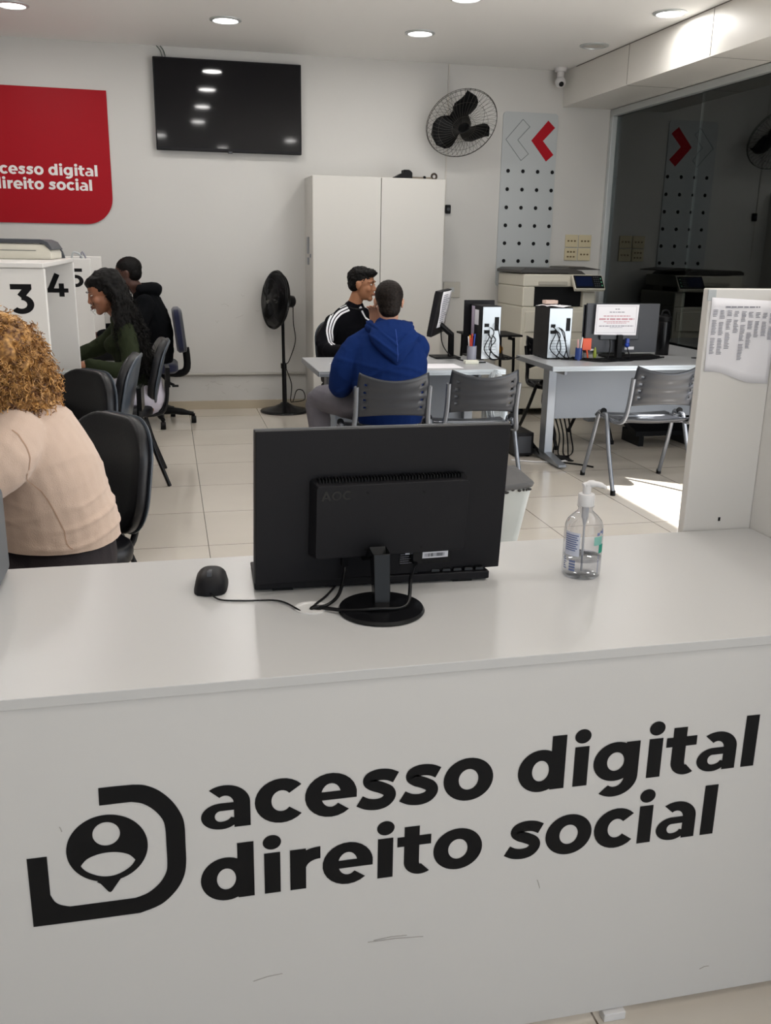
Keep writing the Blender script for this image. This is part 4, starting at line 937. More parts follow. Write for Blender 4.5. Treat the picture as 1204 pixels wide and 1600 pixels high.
# ============================================================ COPIER
cp = empty('photocopier', (3.32, 7.9, 0), 'large beige photocopier with control panel in the back corner', 'photocopier')
def cpb(mb, *a): return mb.bb(*a)
X0, X1, Y0, Y1 = 2.98, 3.66, 7.72, 8.36
MB().bb(X0, X1, Y0, Y1, .06, .95).bb(X0, X0+.11, Y0, Y1, .95, 1.12).bb(X1-.12, X1, Y0, Y1-.003, .95, 1.08).bb(X0+.11, X1-.12, Y0+.45, Y1-.003, .95, 1.12).bb(X0, X1-.04, Y0, Y1, 1.12, 1.225).build('body', M_beige, cp, bev=.012, seg=3, **W)
MB().bb(X0+.111, X1-.121, Y0+.05, Y0+.449, .951, 1.119).build('output_bay', M_ink, cp, **W)
MB().rings([[Vector((x, y, z)) for x, z in ((X0-.02, 1.232), (X0+.42, 1.232), (X0+.56, 1.17), (X0+.62, 1.17), (X0+.62, 1.20), (X0+.54, 1.255), (X0+.45, 1.272), (X0+.02, 1.272), (X0-.02, 1.255))] for y in (Y0+.02, Y1)]).build('document_feeder', mat('charcoal_cover', '#3a3734', .4), cp, bev=.006, **W)
MB().rings([[Vector((x, y, z)) for x, z in ((X0+.44, 1.262), (X0+.76, 1.262), (X0+.76, 1.268), (X0+.60, 1.29), (X0+.46, 1.285))] for y in (Y0+.12, Y1-.1)]).build('document_tray', mat('charcoal_cover', '#3a3734', .4), cp, bev=.003, **W)
Rp = Matrix.Rotation(math.radians(-28), 3, 'X')
MB().box((3.55, Y0-.06, 1.155), (.28, .15, .035), Matrix.Rotation(math.radians(52), 3, 'X')).build('control_panel', M_beige, cp, bev=.006, **W)
R48 = Matrix.Rotation(math.radians(52), 3, 'X'); pcx = Vector((3.55, Y0-.06, 1.155))
MB().box(pcx+R48 @ Vector((0, 0, .019)), (.262, .13, .008), R48).build('panel_face', M_ink, cp, bev=.003, **W)
MB().box(pcx+R48 @ Vector((-.045, 0, .024)), (.15, .10, .003), R48).build('touch_screen', mat('navy_screen', '#141d38', .15), cp, **W)
kb_ = MB()
for i in range(3):
    for j in range(5): kb_.box(pcx+R48 @ Vector((.052+i*.019, -.044+j*.022, .024)), (.011, .011, .003), R48)
kb_.build('button', M_dkgrey, cp, **W)
kb_ = MB()
for j in range(3): kb_.box(pcx+R48 @ Vector((.113, -.04+j*.035, .024)), (.010, .013, .003), R48)
kb_.build('green_key', mat('green_key', '#5fae86', .4), cp, **W)
for zz in (.74, .50, .26): MB().bb(X0+.03, X1-.03, Y0-.012, Y0, zz-.005, zz+.17).build('paper_drawer', M_beige, cp, bev=.006, **W)
MB().bb(X0+.14, X0+.40, Y0-.02, Y0+.01, 1.135, 1.165).build('trim', mat('warm_grey_trim', '#a9a498', .4), cp, bev=.004, **W)
for x, y in ((X0+.06, Y0+.06), (X1-.06, Y0+.06), (X0+.06, Y1-.06), (X1-.06, Y1-.06)): MB().cyl((x-.015, y, .03), (x+.015, y, .03), .03, n=14).build('castor', M_ink, cp, **W)

# silver-grey floor fan between the chairs and the right desk
sf = empty('floor_fan', (2.02, 5.55, 0), 'silver grey floor fan, half hidden behind the empty centre chair', 'fan')
FC = Vector((1.99, 5.50, .50)); fx = Vector((.85, -.5, .12)).normalized(); u2 = Vector((0, 0, 1)).cross(fx).normalized(); v2 = fx.cross(u2)
cg = MB(); P2 = fan_cage(cg, FC, .20, fx, u2, v2, 64, .06, .06, .002, .5); cg.build('wire_cage', M_silver, sf, **W)
for k in range(3):
    b = MB(); blade(b, P2, .19, math.radians(120*k), .4, .8); o = b.build('blade', M_grey, sf, smooth=True, recalc=False, **W); o.modifiers.new('t', 'SOLIDIFY').thickness = .003
MB().tube([FC-fx*.03, FC-fx*.14], [.045, .05], 16).build('motor', M_grey, sf, smooth=True, **W)
MB().cyl((1.93, 5.54, .0), (1.93, 5.54, .025), .14, .12).tube([(1.93, 5.54, .02), (1.92, 5.54, .47)], .015, 10).build('stand', M_grey, sf, smooth=True, **W)

# bin behind the counter
bn_ = empty('waste_bin', (1.34, 3.72, 0), 'grey plastic bin with dark torn lid behind the reception monitor', 'bin')
def sq(cx, cy_, hx, hy, z, r_): return [Vector((cx+a, cy_+b, z)) for a, b in rrect(-hx, hx, -hy, hy, r_, 4)]
bcx, bcy = 1.33, 3.72
tt = [(.085, .085, .0), (.115, .115, .22), (.150, .145, .455)]
MB().rings([sq(bcx, bcy, a, b, z, .04) for a, b, z in tt]).build('tub', M_bin, bn_, smooth=True, **W)
ld = MB(); ld.rings([[p+Vector((0, 0, .10*(p.x-bcx)+.03*math.sin((p.y-bcy)*20)*.3)) for p in sq(bcx, bcy, a, b, z, .045)] for a, b, z in ((.155, .15, .448), (.160, .155, .462), (.155, .15, .472), (.11, .10, .484))])
ld.build('lid', mat('dark_bin_lid', '#4d4c4c', .6, bump=.2, bscale=30), bn_, smooth=True, **W)
dm = MB(); r5 = random.Random(8)
for k in range(22):
    a = r5.uniform(0, 1); dm.sphere((bcx-.10+.24*a, bcy-.148+r5.uniform(-.002, .004), .44+.012*r5.uniform(-1, 1)+.02*a), (.012*r5.uniform(.4, 1), .004, .006), 8)
dm.build('torn_edge', mat('torn_dark', '#2c2a29', .8), bn_, **W)
# ============================================================ PEOPLE
from mathutils.bvhtree import BVHTree
def V3(*a): return Vector(a)
class Blob:
    def __init__(s): s.bm = bmesh.new()
    def chain(s, pts, rad, lat=(1, 0, 0), n=18, sub=5):
        """closed rounded limb along pts; rad entries are r or (lateral, depth)"""
        P = [Vector(p) for p in pts]; R_ = [(r, r) if not isinstance(r, tuple) else r for r in rad]
        pp = cr_spline(P, sub) if len(P) > 2 else [P[0].lerp(P[1], k/sub) for k in range(sub+1)]
        rr = cr_spline([(a, b, 0) for a, b in R_], sub) if len(P) > 2 else [Vector((*R_[0], 0)).lerp(Vector((*R_[1], 0)), k/sub) for k in range(sub+1)]
        lat = Vector(lat); rings = []; m = len(pp)
        def ring(p, t, a, b):
            u = lat-t*lat.dot(t); u = u.normalized() if u.length > 1e-4 else t.orthogonal().normalized(); v = t.cross(u)
            return [p+u*a*math.cos(2*PI*k/n)+v*b*math.sin(2*PI*k/n) for k in range(n)]
        t0 = (pp[1]-pp[0]).normalized(); t1 = (pp[-1]-pp[-2]).normalized()
        for a in (80, 60, 35, 15):
            a = math.radians(a); r = min(rr[0].x, rr[0].y); rings.append(ring(pp[0]-t0*r*math.sin(a), t0, rr[0].x*math.cos(a), rr[0].y*math.cos(a)))
        for i in range(m):
            t = (pp[min(i+1, m-1)]-pp[max(i-1, 0)]).normalized(); rings.append(ring(pp[i], t, rr[i].x, rr[i].y))
        for a in (15, 35, 60, 80):
            a = math.radians(a); r = min(rr[-1].x, rr[-1].y); rings.append(ring(pp[-1]+t1*r*math.sin(a), t1, rr[-1].x*math.cos(a), rr[-1].y*math.cos(a)))
        MB.rings(s, rings); return s
    def ell(s, c, r, M=None):
        m4 = Matrix.Translation(Vector(c)) @ (M or Matrix.Identity(3)).to_4x4() @ Matrix.Diagonal((*r, 1))
        bmesh.ops.create_uvsphere(s.bm, u_segments=20, v_segments=14, radius=1, matrix=m4); return s
    def done(s, name, m, parent, voxel=.006, smooth=3, fold=None, cut=None):
        bmesh.ops.recalc_face_normals(s.bm, faces=s.bm.faces)
        me = bpy.data.meshes.new('tmp'); s.bm.to_mesh(me); s.bm.free()
        o = bpy.data.objects.new('tmp', me); C.objects.link(o)
        r = o.modifiers.new('r', 'REMESH'); r.mode = 'VOXEL'; r.voxel_size = voxel
        if smooth: k = o.modifiers.new('s', 'SMOOTH'); k.iterations = smooth; k.factor = .5
        dg = bpy.context.evaluated_depsgraph_get(); out = bpy.data.meshes.new_from_object(o.evaluated_get(dg))
        bpy.data.objects.remove(o); bpy.data.meshes.remove(me)
        if fold:
            nv = [v.normal.copy() for v in out.vertices]
            for v, nn_ in zip(out.vertices, nv): v.co += nn_*fold(v.co, nn_)
        if cut:
            b = bmesh.new(); b.from_mesh(out); bmesh.ops.bisect_plane(b, geom=b.verts[:]+b.edges[:]+b.faces[:], plane_co=cut[0], plane_no=cut[1], clear_inner=True); b.to_mesh(out); b.free()
        tree = BVHTree.FromPolygons([v.co.copy() for v in out.vertices], [tuple(p.vertices) for p in out.polygons])
        out.transform(parent_world(parent).inverted())
        for p in out.polygons: p.use_smooth = True
        out.materials.clear(); out.materials.append(m); out.name = name
        ob = bpy.data.objects.new(name, out); C.objects.link(ob); ob.parent = parent; return ob, tree
def look(center, face, upd=(0, 0, 1)):
    y = Vector(face).normalized(); z = (Vector(upd)-y*Vector(upd).dot(y)).normalized(); x = y.cross(z)
    return Matrix.Translation(Vector(center)) @ Matrix((x, y, z)).transposed().to_4x4()
def head_shapes(B, M, k=1.0, female=False):
    nz_ = .82 if female else 1.0
    T = lambda *p: M @ (Vector(p)*k); R3 = M.to_3x3()
    lat = R3 @ Vector((1, 0, 0))
    def E(c, r): B.ell(T(*c), [x*k for x in r], R3)
    E((0, -.014, .030), (.075, .093, .080)); E((0, .022, -.030), (.060, .066, .078)); E((0, .030, -.062), (.048, .052, .045))
    E((0, .066, -.090), (.024, .022, .020))
    B.chain([T(0, .078, .020), T(0, .088*(.985 if female else 1), .000), T(0, .101*(.965 if female else 1), -.020)], [.0075*k, .008*k, .012*k*nz_], lat)
    for s in (-1, 1):
        E((s*.012, .094, -.026), (.008, .011, .008)); E((s*.040, .060, -.022), (.020, .022, .022)); E((s*.077, -.008, -.004), (.007, .018, .030)); E((s*.082, -.016, .006), (.006, .012, .018))
        if not female: B.chain([T(s*.012, .081, .030), T(s*.034, .077, .034), T(s*.052, .062, .028)], [.006*k, .0065*k, .005*k], lat)
    E((0, .089, -.050), (.022, .011, .006)); E((0, .087, -.059), (.019, .011, .007))
def face_details(par, M, k, lip, brow, eye_open=True):
    T = lambda *p: M @ (Vector(p)*k); R3 = M.to_3x3()
    for s in (-1, 1):
        MB().sphere(T(s*.030, .0745, .012), (.0125*k, .008*k, .0055*k if eye_open else .003*k), 14, R3).build('eye', mat('eye_white', '#cfc6be', .3), par, smooth=True, world=True)
        MB().sphere(T(s*.030, .0785, .0115), (.0055*k, .0052*k, .0052*k), 12, R3).build('iris', mat('dark_iris', '#120a06', .2), par, smooth=True, world=True)
        MB().tube([T(s*.013, .0875, .0300), T(s*.030, .0855, .0345), T(s*.049, .069, .030)], [.0016*k, .0022*k, .001*k], 8, 4).build('eyebrow', brow, par, smooth=True, world=True)
    MB().tube([T(-.022, .0925, -.0545), T(-.010, .0995, -.0505), T(0, .1, -.052), T(.010, .0995, -.0505), T(.022, .0925, -.0545)], [.001*k, .0038*k, .0035*k, .0038*k, .001*k], 8, 5).tube([T(-.018, .093, -.057), T(0, .0985, -.061), T(.018, .093, -.057)], [.001*k, .0048*k, .001*k], 8, 5).build('lips', lip, par, smooth=True, world=True)
def hand_shapes(B, wrist, direc, palmn, side=1, curl=.35, k=1.0):
    y = Vector(direc).normalized(); z = -(Vector(palmn)-y*Vector(palmn).dot(y)).normalized(); x = y.cross(z)
    T = lambda a, b, c: Vector(wrist)+(x*a+y*b+z*c)*k
    B.chain([T(0, -.02, 0), T(0, .02, 0), T(0, .06, 0), T(0, .088, 0)], [(.025*k, .019*k), (.034*k, .017*k), (.040*k, .0145*k), (.038*k, .012*k)], x, sub=3)
    for i, (fx_, L) in enumerate(((-.030, .062), (-.0105, .076), (.0105, .080), (.030, .072))):
        fx_ *= side; L *= 1
        p = [T(fx_, .082, 0)]; a = 0; q = Vector((fx_, .082, 0))
        for j, f in enumerate((.44, .31, .25)):
            a += curl*(1+.3*j); q = q+Vector((fx_*.06, math.cos(a)*L*f, -math.sin(a)*L*f)); p.append(T(*q))
        B.chain(p, [.0092*k, .0088*k, .008*k, .007*k], x, n=10, sub=2)
    p = [T(.028*side, .018, -.004), T(.050*side, .042, -.012), T(.058*side, .066, -.020), T(.058*side, .086, -.027)]
    B.chain(p, [.014*k, .012*k, .0105*k, .009*k], x, n=10, sub=2)
def folds(amp=.006, f=9, stretch=(1, 1, 2.2), amp2=.002, seed=0, mask=None):
    o = Vector((seed*3.1, seed*1.7, seed))
    def fn(co, n):
        p = Vector((co.x*stretch[0], co.y*stretch[1], co.z*stretch[2]))
        v = noise.noise(p*f+o); r = (1-abs(noise.noise(p*f*.7+o*2))*2)
        m = mask(co) if mask else 1
        return m*(amp*.5*v+amp*.6*max(0, r)**3-amp*.2)+amp2*noise.noise(co*40+o)
    return fn
def ribbon(tree, guide, wd, m, name, parent, off=.002, side=None, sub=8):
    pts = cr_spline(guide, sub); hit_ = []
    for p in pts:
        l, n_, _, _ = tree.find_nearest(p)
        hit_.append((l, n_))
    for _ in range(4): hit_ = [hit_[0]]+[((hit_[i-1][0]+hit_[i][0]*2+hit_[i+1][0])/4, hit_[i][1]) for i in range(1, len(hit_)-1)]+[hit_[-1]]
    mb = MB(); L = []
    for i, (p, n_) in enumerate(hit_):
        t = (hit_[min(i+1, len(hit_)-1)][0]-hit_[max(i-1, 0)][0]).normalized(); s = t.cross(n_).normalized()
        row = []
        for a in (-1, -.33, .33, 1):
            q, nq, _, _ = tree.find_nearest(p+s*wd/2*a); row.append(mb.bm.verts.new(q+nq*off))
        L.append(row)
    for a, b in zip(L, L[1:]):
        for j in range(3): mb.bm.faces.new((a[j], a[j+1], b[j+1], b[j]))
    o = mb.build(name, m, parent, world=True, smooth=True); return o
def ribbon_ray(tree, guide, wd, m, name, parent, ray=(0, 1, 0), off=.0015, shift=0, sub=8):
    ray = Vector(ray); pts = cr_spline(guide, sub); mb = MB(); L = []
    for i, p in enumerate(pts):
        t = (pts[min(i+1, len(pts)-1)]-pts[max(i-1, 0)]).normalized(); s_ = t.cross(ray).normalized(); row = []
        for a in (-1, -.33, .33, 1):
            q, nq, _, _ = tree.ray_cast(p+s_*(shift+wd/2*a), ray)
            row.append(None if q is None else mb.bm.verts.new(q-ray*off+nq*off*.3))
        L.append(row)
    for a, b in zip(L, L[1:]):
        for j in range(3):
            v = (a[j], a[j+1], b[j+1], b[j])
            if all(x is not None for x in v): mb.bm.faces.new(v)
    return mb.build(name, m, parent, world=True, smooth=True)
def shoe(par, heel, d, m, L=.26, world=True):
    d = Vector(d).normalized(); h = Vector(heel); s = d.cross(Vector((0, 0, 1)))
    B = Blob(); B.chain([h+Vector((0, 0, .05)), h+d*L*.35+Vector((0, 0, .048)), h+d*L*.7+Vector((0, 0, .038)), h+d*L*.95+Vector((0, 0, .03))], [(.036, .045), (.038, .046), (.046, .034), (.038, .026)], s)
    return B.done('shoe', m, par, .007, 2, cut=None)

def shell_hair(par, M, k, m, bumps=.004, f=60, name='hair', fade=0, voxel=.005, extra=None, seed=1, top=True):
    T = lambda *p: M @ (Vector(p)*k); R3 = M.to_3x3(); B = Blob()
    B.ell(T(0, -.026, .042), [.0805*k, .098*k, .082*k], R3); B.ell(T(0, -.050, .005), [.070*k, .064*k, .070*k], R3)
    if top: B.ell(T(0, .030, .082), [.062*k, .052*k, .030*k], R3)
    if extra: extra(B, T, R3)
    o = Vector((seed, seed*2, 0))
    return B.done(name, m, par, voxel, 1, fold=lambda c, n_: bumps*noise.noise(c*f+o)+bumps*.6*noise.noise(c*f*2.3))
def hair_mat(name, c1, c2, rough=.5, sc_=60):
    m = mat(name, c1, rough); nt = m.node_tree; b = nt.nodes['Principled BSDF']
    tc = nt.nodes.new('ShaderNodeTexCoord'); n = nt.nodes.new('ShaderNodeTexNoise'); n.inputs['Scale'].default_value = sc_; n.inputs['Detail'].default_value = 2
    r = nt.nodes.new('ShaderNodeValToRGB'); r.color_ramp.elements[0].position = .35; r.color_ramp.elements[1].position = .68
    r.color_ramp.elements[0].color = (*lin(c1), 1); r.color_ramp.elements[1].color = (*lin(c2), 1)
    nt.links.new(tc.outputs['Object'], n.inputs['Vector']); nt.links.new(n.outputs['Fac'], r.inputs['Fac']); nt.links.new(r.outputs['Color'], b.inputs['Base Color']); return m
def curl(mb, p, d, L, R_, turns, tr, rnd, n=4, steps=None, droop=0):
    d = Vector(d).normalized(); u = d.orthogonal().normalized(); v = d.cross(u); ph = rnd.uniform(0, 6.28); steps = steps or int(turns*7)
    pts = []
    for i in range(steps+1):
        t = i/steps; a = ph+turns*2*PI*t; pts.append(Vector(p)+d*L*t+(u*math.cos(a)+v*math.sin(a))*R_*(.5+.5*t)+Vector((0, 0, -droop*t*t)))
    mb.tube(pts, [tr*(1-.4*i/steps) for i in range(steps+1)], n)
H_black = hair_mat('black_hair', '#050404', '#0f0c0a', .6, 90); H_black.node_tree.nodes['Principled BSDF'].inputs['Specular IOR Level'].default_value = .2
Hgold = hair_mat('golden_brown_hair', '#5a3516', '#cf9c5a', .5, 55)
H_brown = hair_mat('short_brown_hair', '#0f0b09', '#211915', .65, 120); H_brown.node_tree.nodes['Principled BSDF'].inputs['Specular IOR Level'].default_value = .2
S_mid = mat('skin_brown', '#94634a', .5, bump=.03, bscale=300); S_tan = mat('skin_tan', '#9c6b4d', .5, bump=.03, bscale=300)
S_light = mat('skin_light', '#b98a72', .5); S_dark = mat('skin_dark', '#4c3026', .5)
LIP = mat('lip', '#7d3a36', .4); LIP2 = mat('lip_tan', '#8a5447', .45)

# ---- person 1: curly-haired woman in beige, in the foreground left
pb = empty('person', (-.36, 2.58, 0), 'seated person with curly golden-brown hair, beige top and dark trousers, leaning left', 'person')
LY = (0, 1, 0)
hb = look((-.47, 2.56, 1.085), (-.92, .05, -.30))
B = Blob(); head_shapes(B, hb, 1.0)
B.chain([(-.44, 2.56, 1.03), (-.405, 2.56, .96), (-.36, 2.58, .84), (-.34, 2.6, .62), (-.335, 2.6, .50)], [.052, .09, (.15, .12), (.15, .13), (.15, .12)], LY)
for s in (-1, 1):
    B.chain([(-.40, 2.56+s*.15, .95), (-.58, 2.56+s*.26, .80), (-.84, 2.56+s*.17, .765)], [.055, .042, .028], LY)
    hand_shapes(B, (-.87, 2.56+s*.165, .76), (-1, -.1*s, -.02), (0, 0, -1), s, .3)
    B.chain([(-.34, 2.6+s*.09, .51), (-.80, 2.60+s*.12, .53), (-.78, 2.6+s*.12, .10)], [.085, .06, .04], LY)
B.done('body', S_mid, pb, .006)
B = Blob()
B.chain([(-.338, 2.60, .585), (-.335, 2.60, .66), (-.345, 2.59, .76), (-.358, 2.58, .86), (-.378, 2.57, .95), (-.415, 2.56, 1.01)], [(.195, .166), (.200, .176), (.198, .166), (.196, .152), (.175, .115), (.075, .065)], LY, n=28)
for s in (-1, 1): B.chain([(-.385, 2.56+s*.12, .955), (-.43, 2.56+s*.21, .90), (-.60, 2.56+s*.26, .805), (-.80, 2.56+s*.18, .768)], [.072, .074, .060, .042], LY)
def fb(co, n_):
    low = max(0, min(1, (.86-co.z)/.12)); w = math.sin(co.z*120+math.sin(co.x*13+co.y*5)*2.6+co.x*16)
    f = max(0, w)**3*.0055*low*max(0, min(1, 1.4*noise.noise(co*5+Vector((3, 1, 2)))+.7))
    return f+folds(.005, 6, (1, 1, 2.5), .001, 3)(co, n_)
beige = mat('beige_jersey', '#c3ab9a', .85, bump=.15, bscale=350, sheen=.25)
ob, tr_ = B.done('sweater', beige, pb, .006, 4, fold=fb, cut=((-.335, 2.6, .650), (.05, .0, 1)))
seam = mat('beige_seam', '#a98a74', .9)
ribbon(tr_, [(-.36, 2.30, 1.06), (-.31, 2.30, 1.0), (-.285, 2.30, .93), (-.29, 2.30, .875)], .0035, seam, 'shoulder_seam', pb, .001)
ribbon(tr_, [(-.30, 2.30, .86), (-.27, 2.30, .77), (-.245, 2.3, .70), (-.235, 2.3, .64)], .0025, seam, 'side_seam', pb, .001)
B = Blob()
B.chain([(-.338, 2.60, .655), (-.335, 2.60, .58), (-.335, 2.60, .53)], [(.186, .160), (.195, .166), (.18, .15)], LY, n=26)
for s in (-1, 1): B.chain([(-.335, 2.60+s*.095, .545), (-.56, 2.60+s*.11, .555), (-.80, 2.60+s*.12, .535), (-.80, 2.6+s*.12, .30), (-.77, 2.6+s*.12, .10)], [.105, .098, .078, .062, .055], LY)
B.done('trousers', mat('plum_black_cotton', '#1d1418', .8, bump=.1, bscale=200), pb, .007, 3, fold=folds(.006, 7, (1, 1, 1), .001, 5))
for s in (-1, 1): shoe(pb, (-.74, 2.6+s*.12, 0), (-1, 0, 0), M_ink)
B = Blob(); B.ell((-.47, 2.57, 1.115), (.150, .150, .145)); B.ell((-.425, 2.57, 1.05), (.125, .135, .13)); B.ell((-.46, 2.56, .985), (.08, .115, .07))
hob, htree = B.done('hair', Hgold, pb, .008, 2, fold=lambda c, n_: .018*noise.noise(c*22)+.010*noise.noise(c*50))
rnd = random.Random(21); mb = MB(); cnt = 0
while cnt < 3400:
    d = Vector((rnd.gauss(0, 1), rnd.gauss(0, 1), rnd.gauss(0, 1))).normalized()
    p = Vector((-.455, 2.57, 1.08))+Vector((d.x*.14, d.y*.14, d.z*.14))
    if d.x < -.75 and d.z < .3: continue
    if d.z < -.85: continue
    l, n_, _, _ = htree.find_nearest(p)
    curl(mb, l-d*.012, (d+Vector((rnd.gauss(0, .35), rnd.gauss(0, .35), rnd.gauss(-.1, .35)))), rnd.uniform(.028, .052), rnd.uniform(.005, .009), rnd.uniform(1.4, 2.6), .0019, rnd, 3, None, .012); cnt += 1
mb.build('hair_curls', Hgold, pb, world=True, smooth=True)

# ---- person 2: woman in green, seen in profile
pg = empty('person', (-.2, 5.85, 0), 'seated person in olive green top with long curly black hair, looking down', 'person')
hg = look((-.365, 5.83, 1.145), (-.90, -.20, -.38))
B = Blob(); head_shapes(B, hg, 1.02, True)
B.chain([(-.335, 5.84, 1.07), (-.285, 5.85, 1.0), (-.25, 5.86, .88), (-.20, 5.87, .66), (-.17, 5.88, .50)], [.043, .043, (.11, .062), (.115, .085), (.14, .10)], LY)
def arm_pair(B, sets, k=1.0, hands=True):
    for sh, el, wr, hd, pn, sd_, rs in sets:
        B.chain([sh, el, wr], [rs[0]-.01, rs[1]-.01, .026], LY)
        if hands: hand_shapes(B, wr, hd, pn, sd_, .35, k)
ag = [((-.245, 5.72, .925), (-.235, 5.60, .725), (-.485, 5.59, .748), (-1, .1, -.05), (0, 0, -1), 1, (.058, .05)),
      ((-.28, 5.99, .925), (-.43, 6.06, .80), (-.64, 6.0, .745), (-1, -.1, -.2), (0, 0, -1), -1, (.058, .05))]
arm_pair(B, ag, .92)
for s in (-1, 1): B.chain([(-.17, 5.87+s*.08, .48), (-.62, 5.87+s*.10, .50), (-.58, 5.87+s*.1, .1)], [.07, .05, .035], LY)
B.done('body', S_mid, pg, .005, 2)
face_details(pg, hg, 1.02, LIP, H_black, False)
B = Blob(); B.chain([(-.165, 5.88, .56), (-.19, 5.87, .68), (-.235, 5.86, .82), (-.26, 5.86, .92), (-.285, 5.85, .985)], [(.155, .115), (.135, .105), (.155, .118), (.135, .085), (.06, .055)], LY)
B.ell((-.32, 5.80, .84), (.06, .06, .06)); B.ell((-.32, 5.92, .84), (.06, .06, .06))
for a in ag: B.chain([a[0], a[1], Vector(a[2])+Vector((.035, 0, 0))], [.062, .052, .038], LY)
B.done('top', mat('olive_jersey', '#262c1c', .85, spec=.15, bump=.1, bscale=250), pg, .006, 3, fold=folds(.006, 12, (1.6, 1, 1.4), .001, 9))
B = Blob(); B.chain([(-.165, 5.88, .60), (-.165, 5.88, .52)], [(.15, .112), (.165, .125)], LY)
for s in (-1, 1): B.chain([(-.165, 5.88+s*.085, .525), (-.40, 5.87+s*.10, .535), (-.63, 5.87+s*.10, .52), (-.60, 5.87+s*.1, .15)], [.088, .08, .066, .055], LY)
B.done('trousers', mat('pale_lilac_cotton', '#b9b4c0', .85, bump=.1, bscale=150), pg, .006, 3, fold=folds(.006, 10, (1, 1, 1.5), .001, 4))
for s in (-1, 1): shoe(pg, (-.56, 5.87+s*.1, 0), (-1, 0, 0), M_ink, .24)
def exg(B, T, R3):
    B.ell(T(0, -.036, .045), (.086, .104, .082), R3); B.ell(T(0, .015, .075), (.066, .066, .038), R3)
    for q in (-1, 1): B.ell(T(q*.070, -.022, .0), (.024, .036, .062), R3)
    B.chain([T(0, -.07, .03), V3(-.265, 5.83, 1.08), V3(-.225, 5.80, .96), V3(-.19, 5.78, .84), V3(-.165, 5.77, .70)], [(.085, .07), (.10, .07), (.105, .065), (.10, .055), (.06, .035)], LY)
    B.chain([T(-.070, -.03, .03), T(-.080, -.045, -.04), V3(-.275, 5.73, 1.0), V3(-.24, 5.69, .88)], [(.02, .03), (.028, .04), (.045, .05), (.04, .03)], (1, 0, 0))
ho, ht = shell_hair(pg, hg, 1.02, H_black, .007, 26, extra=exg, seed=4, top=False)
mb = MB(); rnd = random.Random(5)
for k in range(900):
    t = rnd.random(); ctr = Vector((-.31, 5.83, 1.17)).lerp(Vector((-.17, 5.78, .74)), t**.8)
    l, n_, _, _ = ht.find_nearest(ctr+Vector((rnd.gauss(0, .5), rnd.gauss(-.3, .5), rnd.gauss(0, .3))).normalized()*.13)
    q_ = hg.inverted() @ l
    if q_.y > -.005 and q_.z > -.16: continue
    curl(mb, l-n_*.004, Vector((.25, -.05, -1))+n_*.25+Vector((rnd.gauss(0, .2), rnd.gauss(0, .2), 0)), rnd.uniform(.06, .12), rnd.uniform(.004, .008), rnd.uniform(1.5, 3), .0020, rnd, 3)
for k in range(26):
    curl(mb, hg @ Vector((rnd.uniform(-.084, -.07), rnd.uniform(-.07, -.03), rnd.uniform(-.02, .06))), (-.12, -.1, -1), rnd.uniform(.07, .13), .005, 3, .0014, rnd, 3)
for k in range(4):
    curl(mb, (-.43+rnd.gauss(0, .01), 5.78+rnd.gauss(0, .01), 1.09), (.05, -.1, -1), rnd.uniform(.05, .08), .006, 2.5, .0013, rnd, 3)
mb.build('hair_curls', H_black, pg, world=True, smooth=True)

# ---- person 3: man in black hoodie at the far booth
ph = empty('person', (-.1, 7.7, 0), 'seated person in black hoodie with short black hair, behind the person in green', 'person')
hh = look((-.295, 7.62, 1.195), (-.93, .12, -.2))
B = Blob(); head_shapes(B, hh, 1.02)
B.chain([(-.255, 7.62, 1.12), (-.20, 7.65, 1.04), (-.16, 7.68, .92), (-.12, 7.74, .66), (-.11, 7.76, .52)], [.052, .06, (.16, .1), (.14, .1), (.15, .11)], LY)
ah = [((-.17, 7.50, .97), (-.27, 7.42, .76), (-.55, 7.46, .745), (-1, 0, -.05), (0, 0, -1), 1, (.07, .055)), ((-.19, 7.84, .97), (-.32, 7.92, .78), (-.58, 7.86, .745), (-1, 0, -.05), (0, 0, -1), -1, (.07, .055))]
arm_pair(B, ah)
for s in (-1, 1): B.chain([(-.11, 7.76+s*.08, .56), (-.58, 7.76+s*.11, .57), (-.52, 7.76+s*.1, .1)], [.075, .055, .04], LY)
B.done('body', S_dark, ph, .006, 2); face_details(ph, hh, 1.02, LIP, H_black)
B = Blob(); B.chain([(-.11, 7.76, .56), (-.115, 7.75, .70), (-.135, 7.70, .86), (-.165, 7.67, .99), (-.20, 7.65, 1.06)], [(.18, .14), (.18, .15), (.195, .145), (.17, .11), (.08, .07)], LY)
for a in ah: B.chain([a[0], a[1], Vector(a[2])+Vector((.05, 0, 0))], [.078, .064, .045], LY)
B.chain([(-.20, 7.54, 1.09), (-.12, 7.60, 1.085), (-.09, 7.66, 1.075), (-.12, 7.73, 1.085), (-.20, 7.76, 1.09)], [.035, .045, .055, .045, .035], (0, 0, 1))
B.done('hoodie', mat('black_fleece', '#0a0b0e', .95, spec=.12), ph, .007, 3, fold=folds(.010, 8, (1, 1, 1.5), .001, 6))
B = Blob()
for s in (-1, 1): B.chain([(-.11, 7.76+s*.085, .575), (-.58, 7.76+s*.11, .575), (-.56, 7.76+s*.1, .12)], [.09, .072, .058], LY)
B.done('trousers', mat('black_denim', '#121216', .9), ph, .008, 2)
for s in (-1, 1): shoe(ph, (-.52, 7.76+s*.1, 0), (-1, 0, 0), M_ink)
shell_hair(ph, hh, 1.02, H_black, .002, 90, seed=2, top=False)

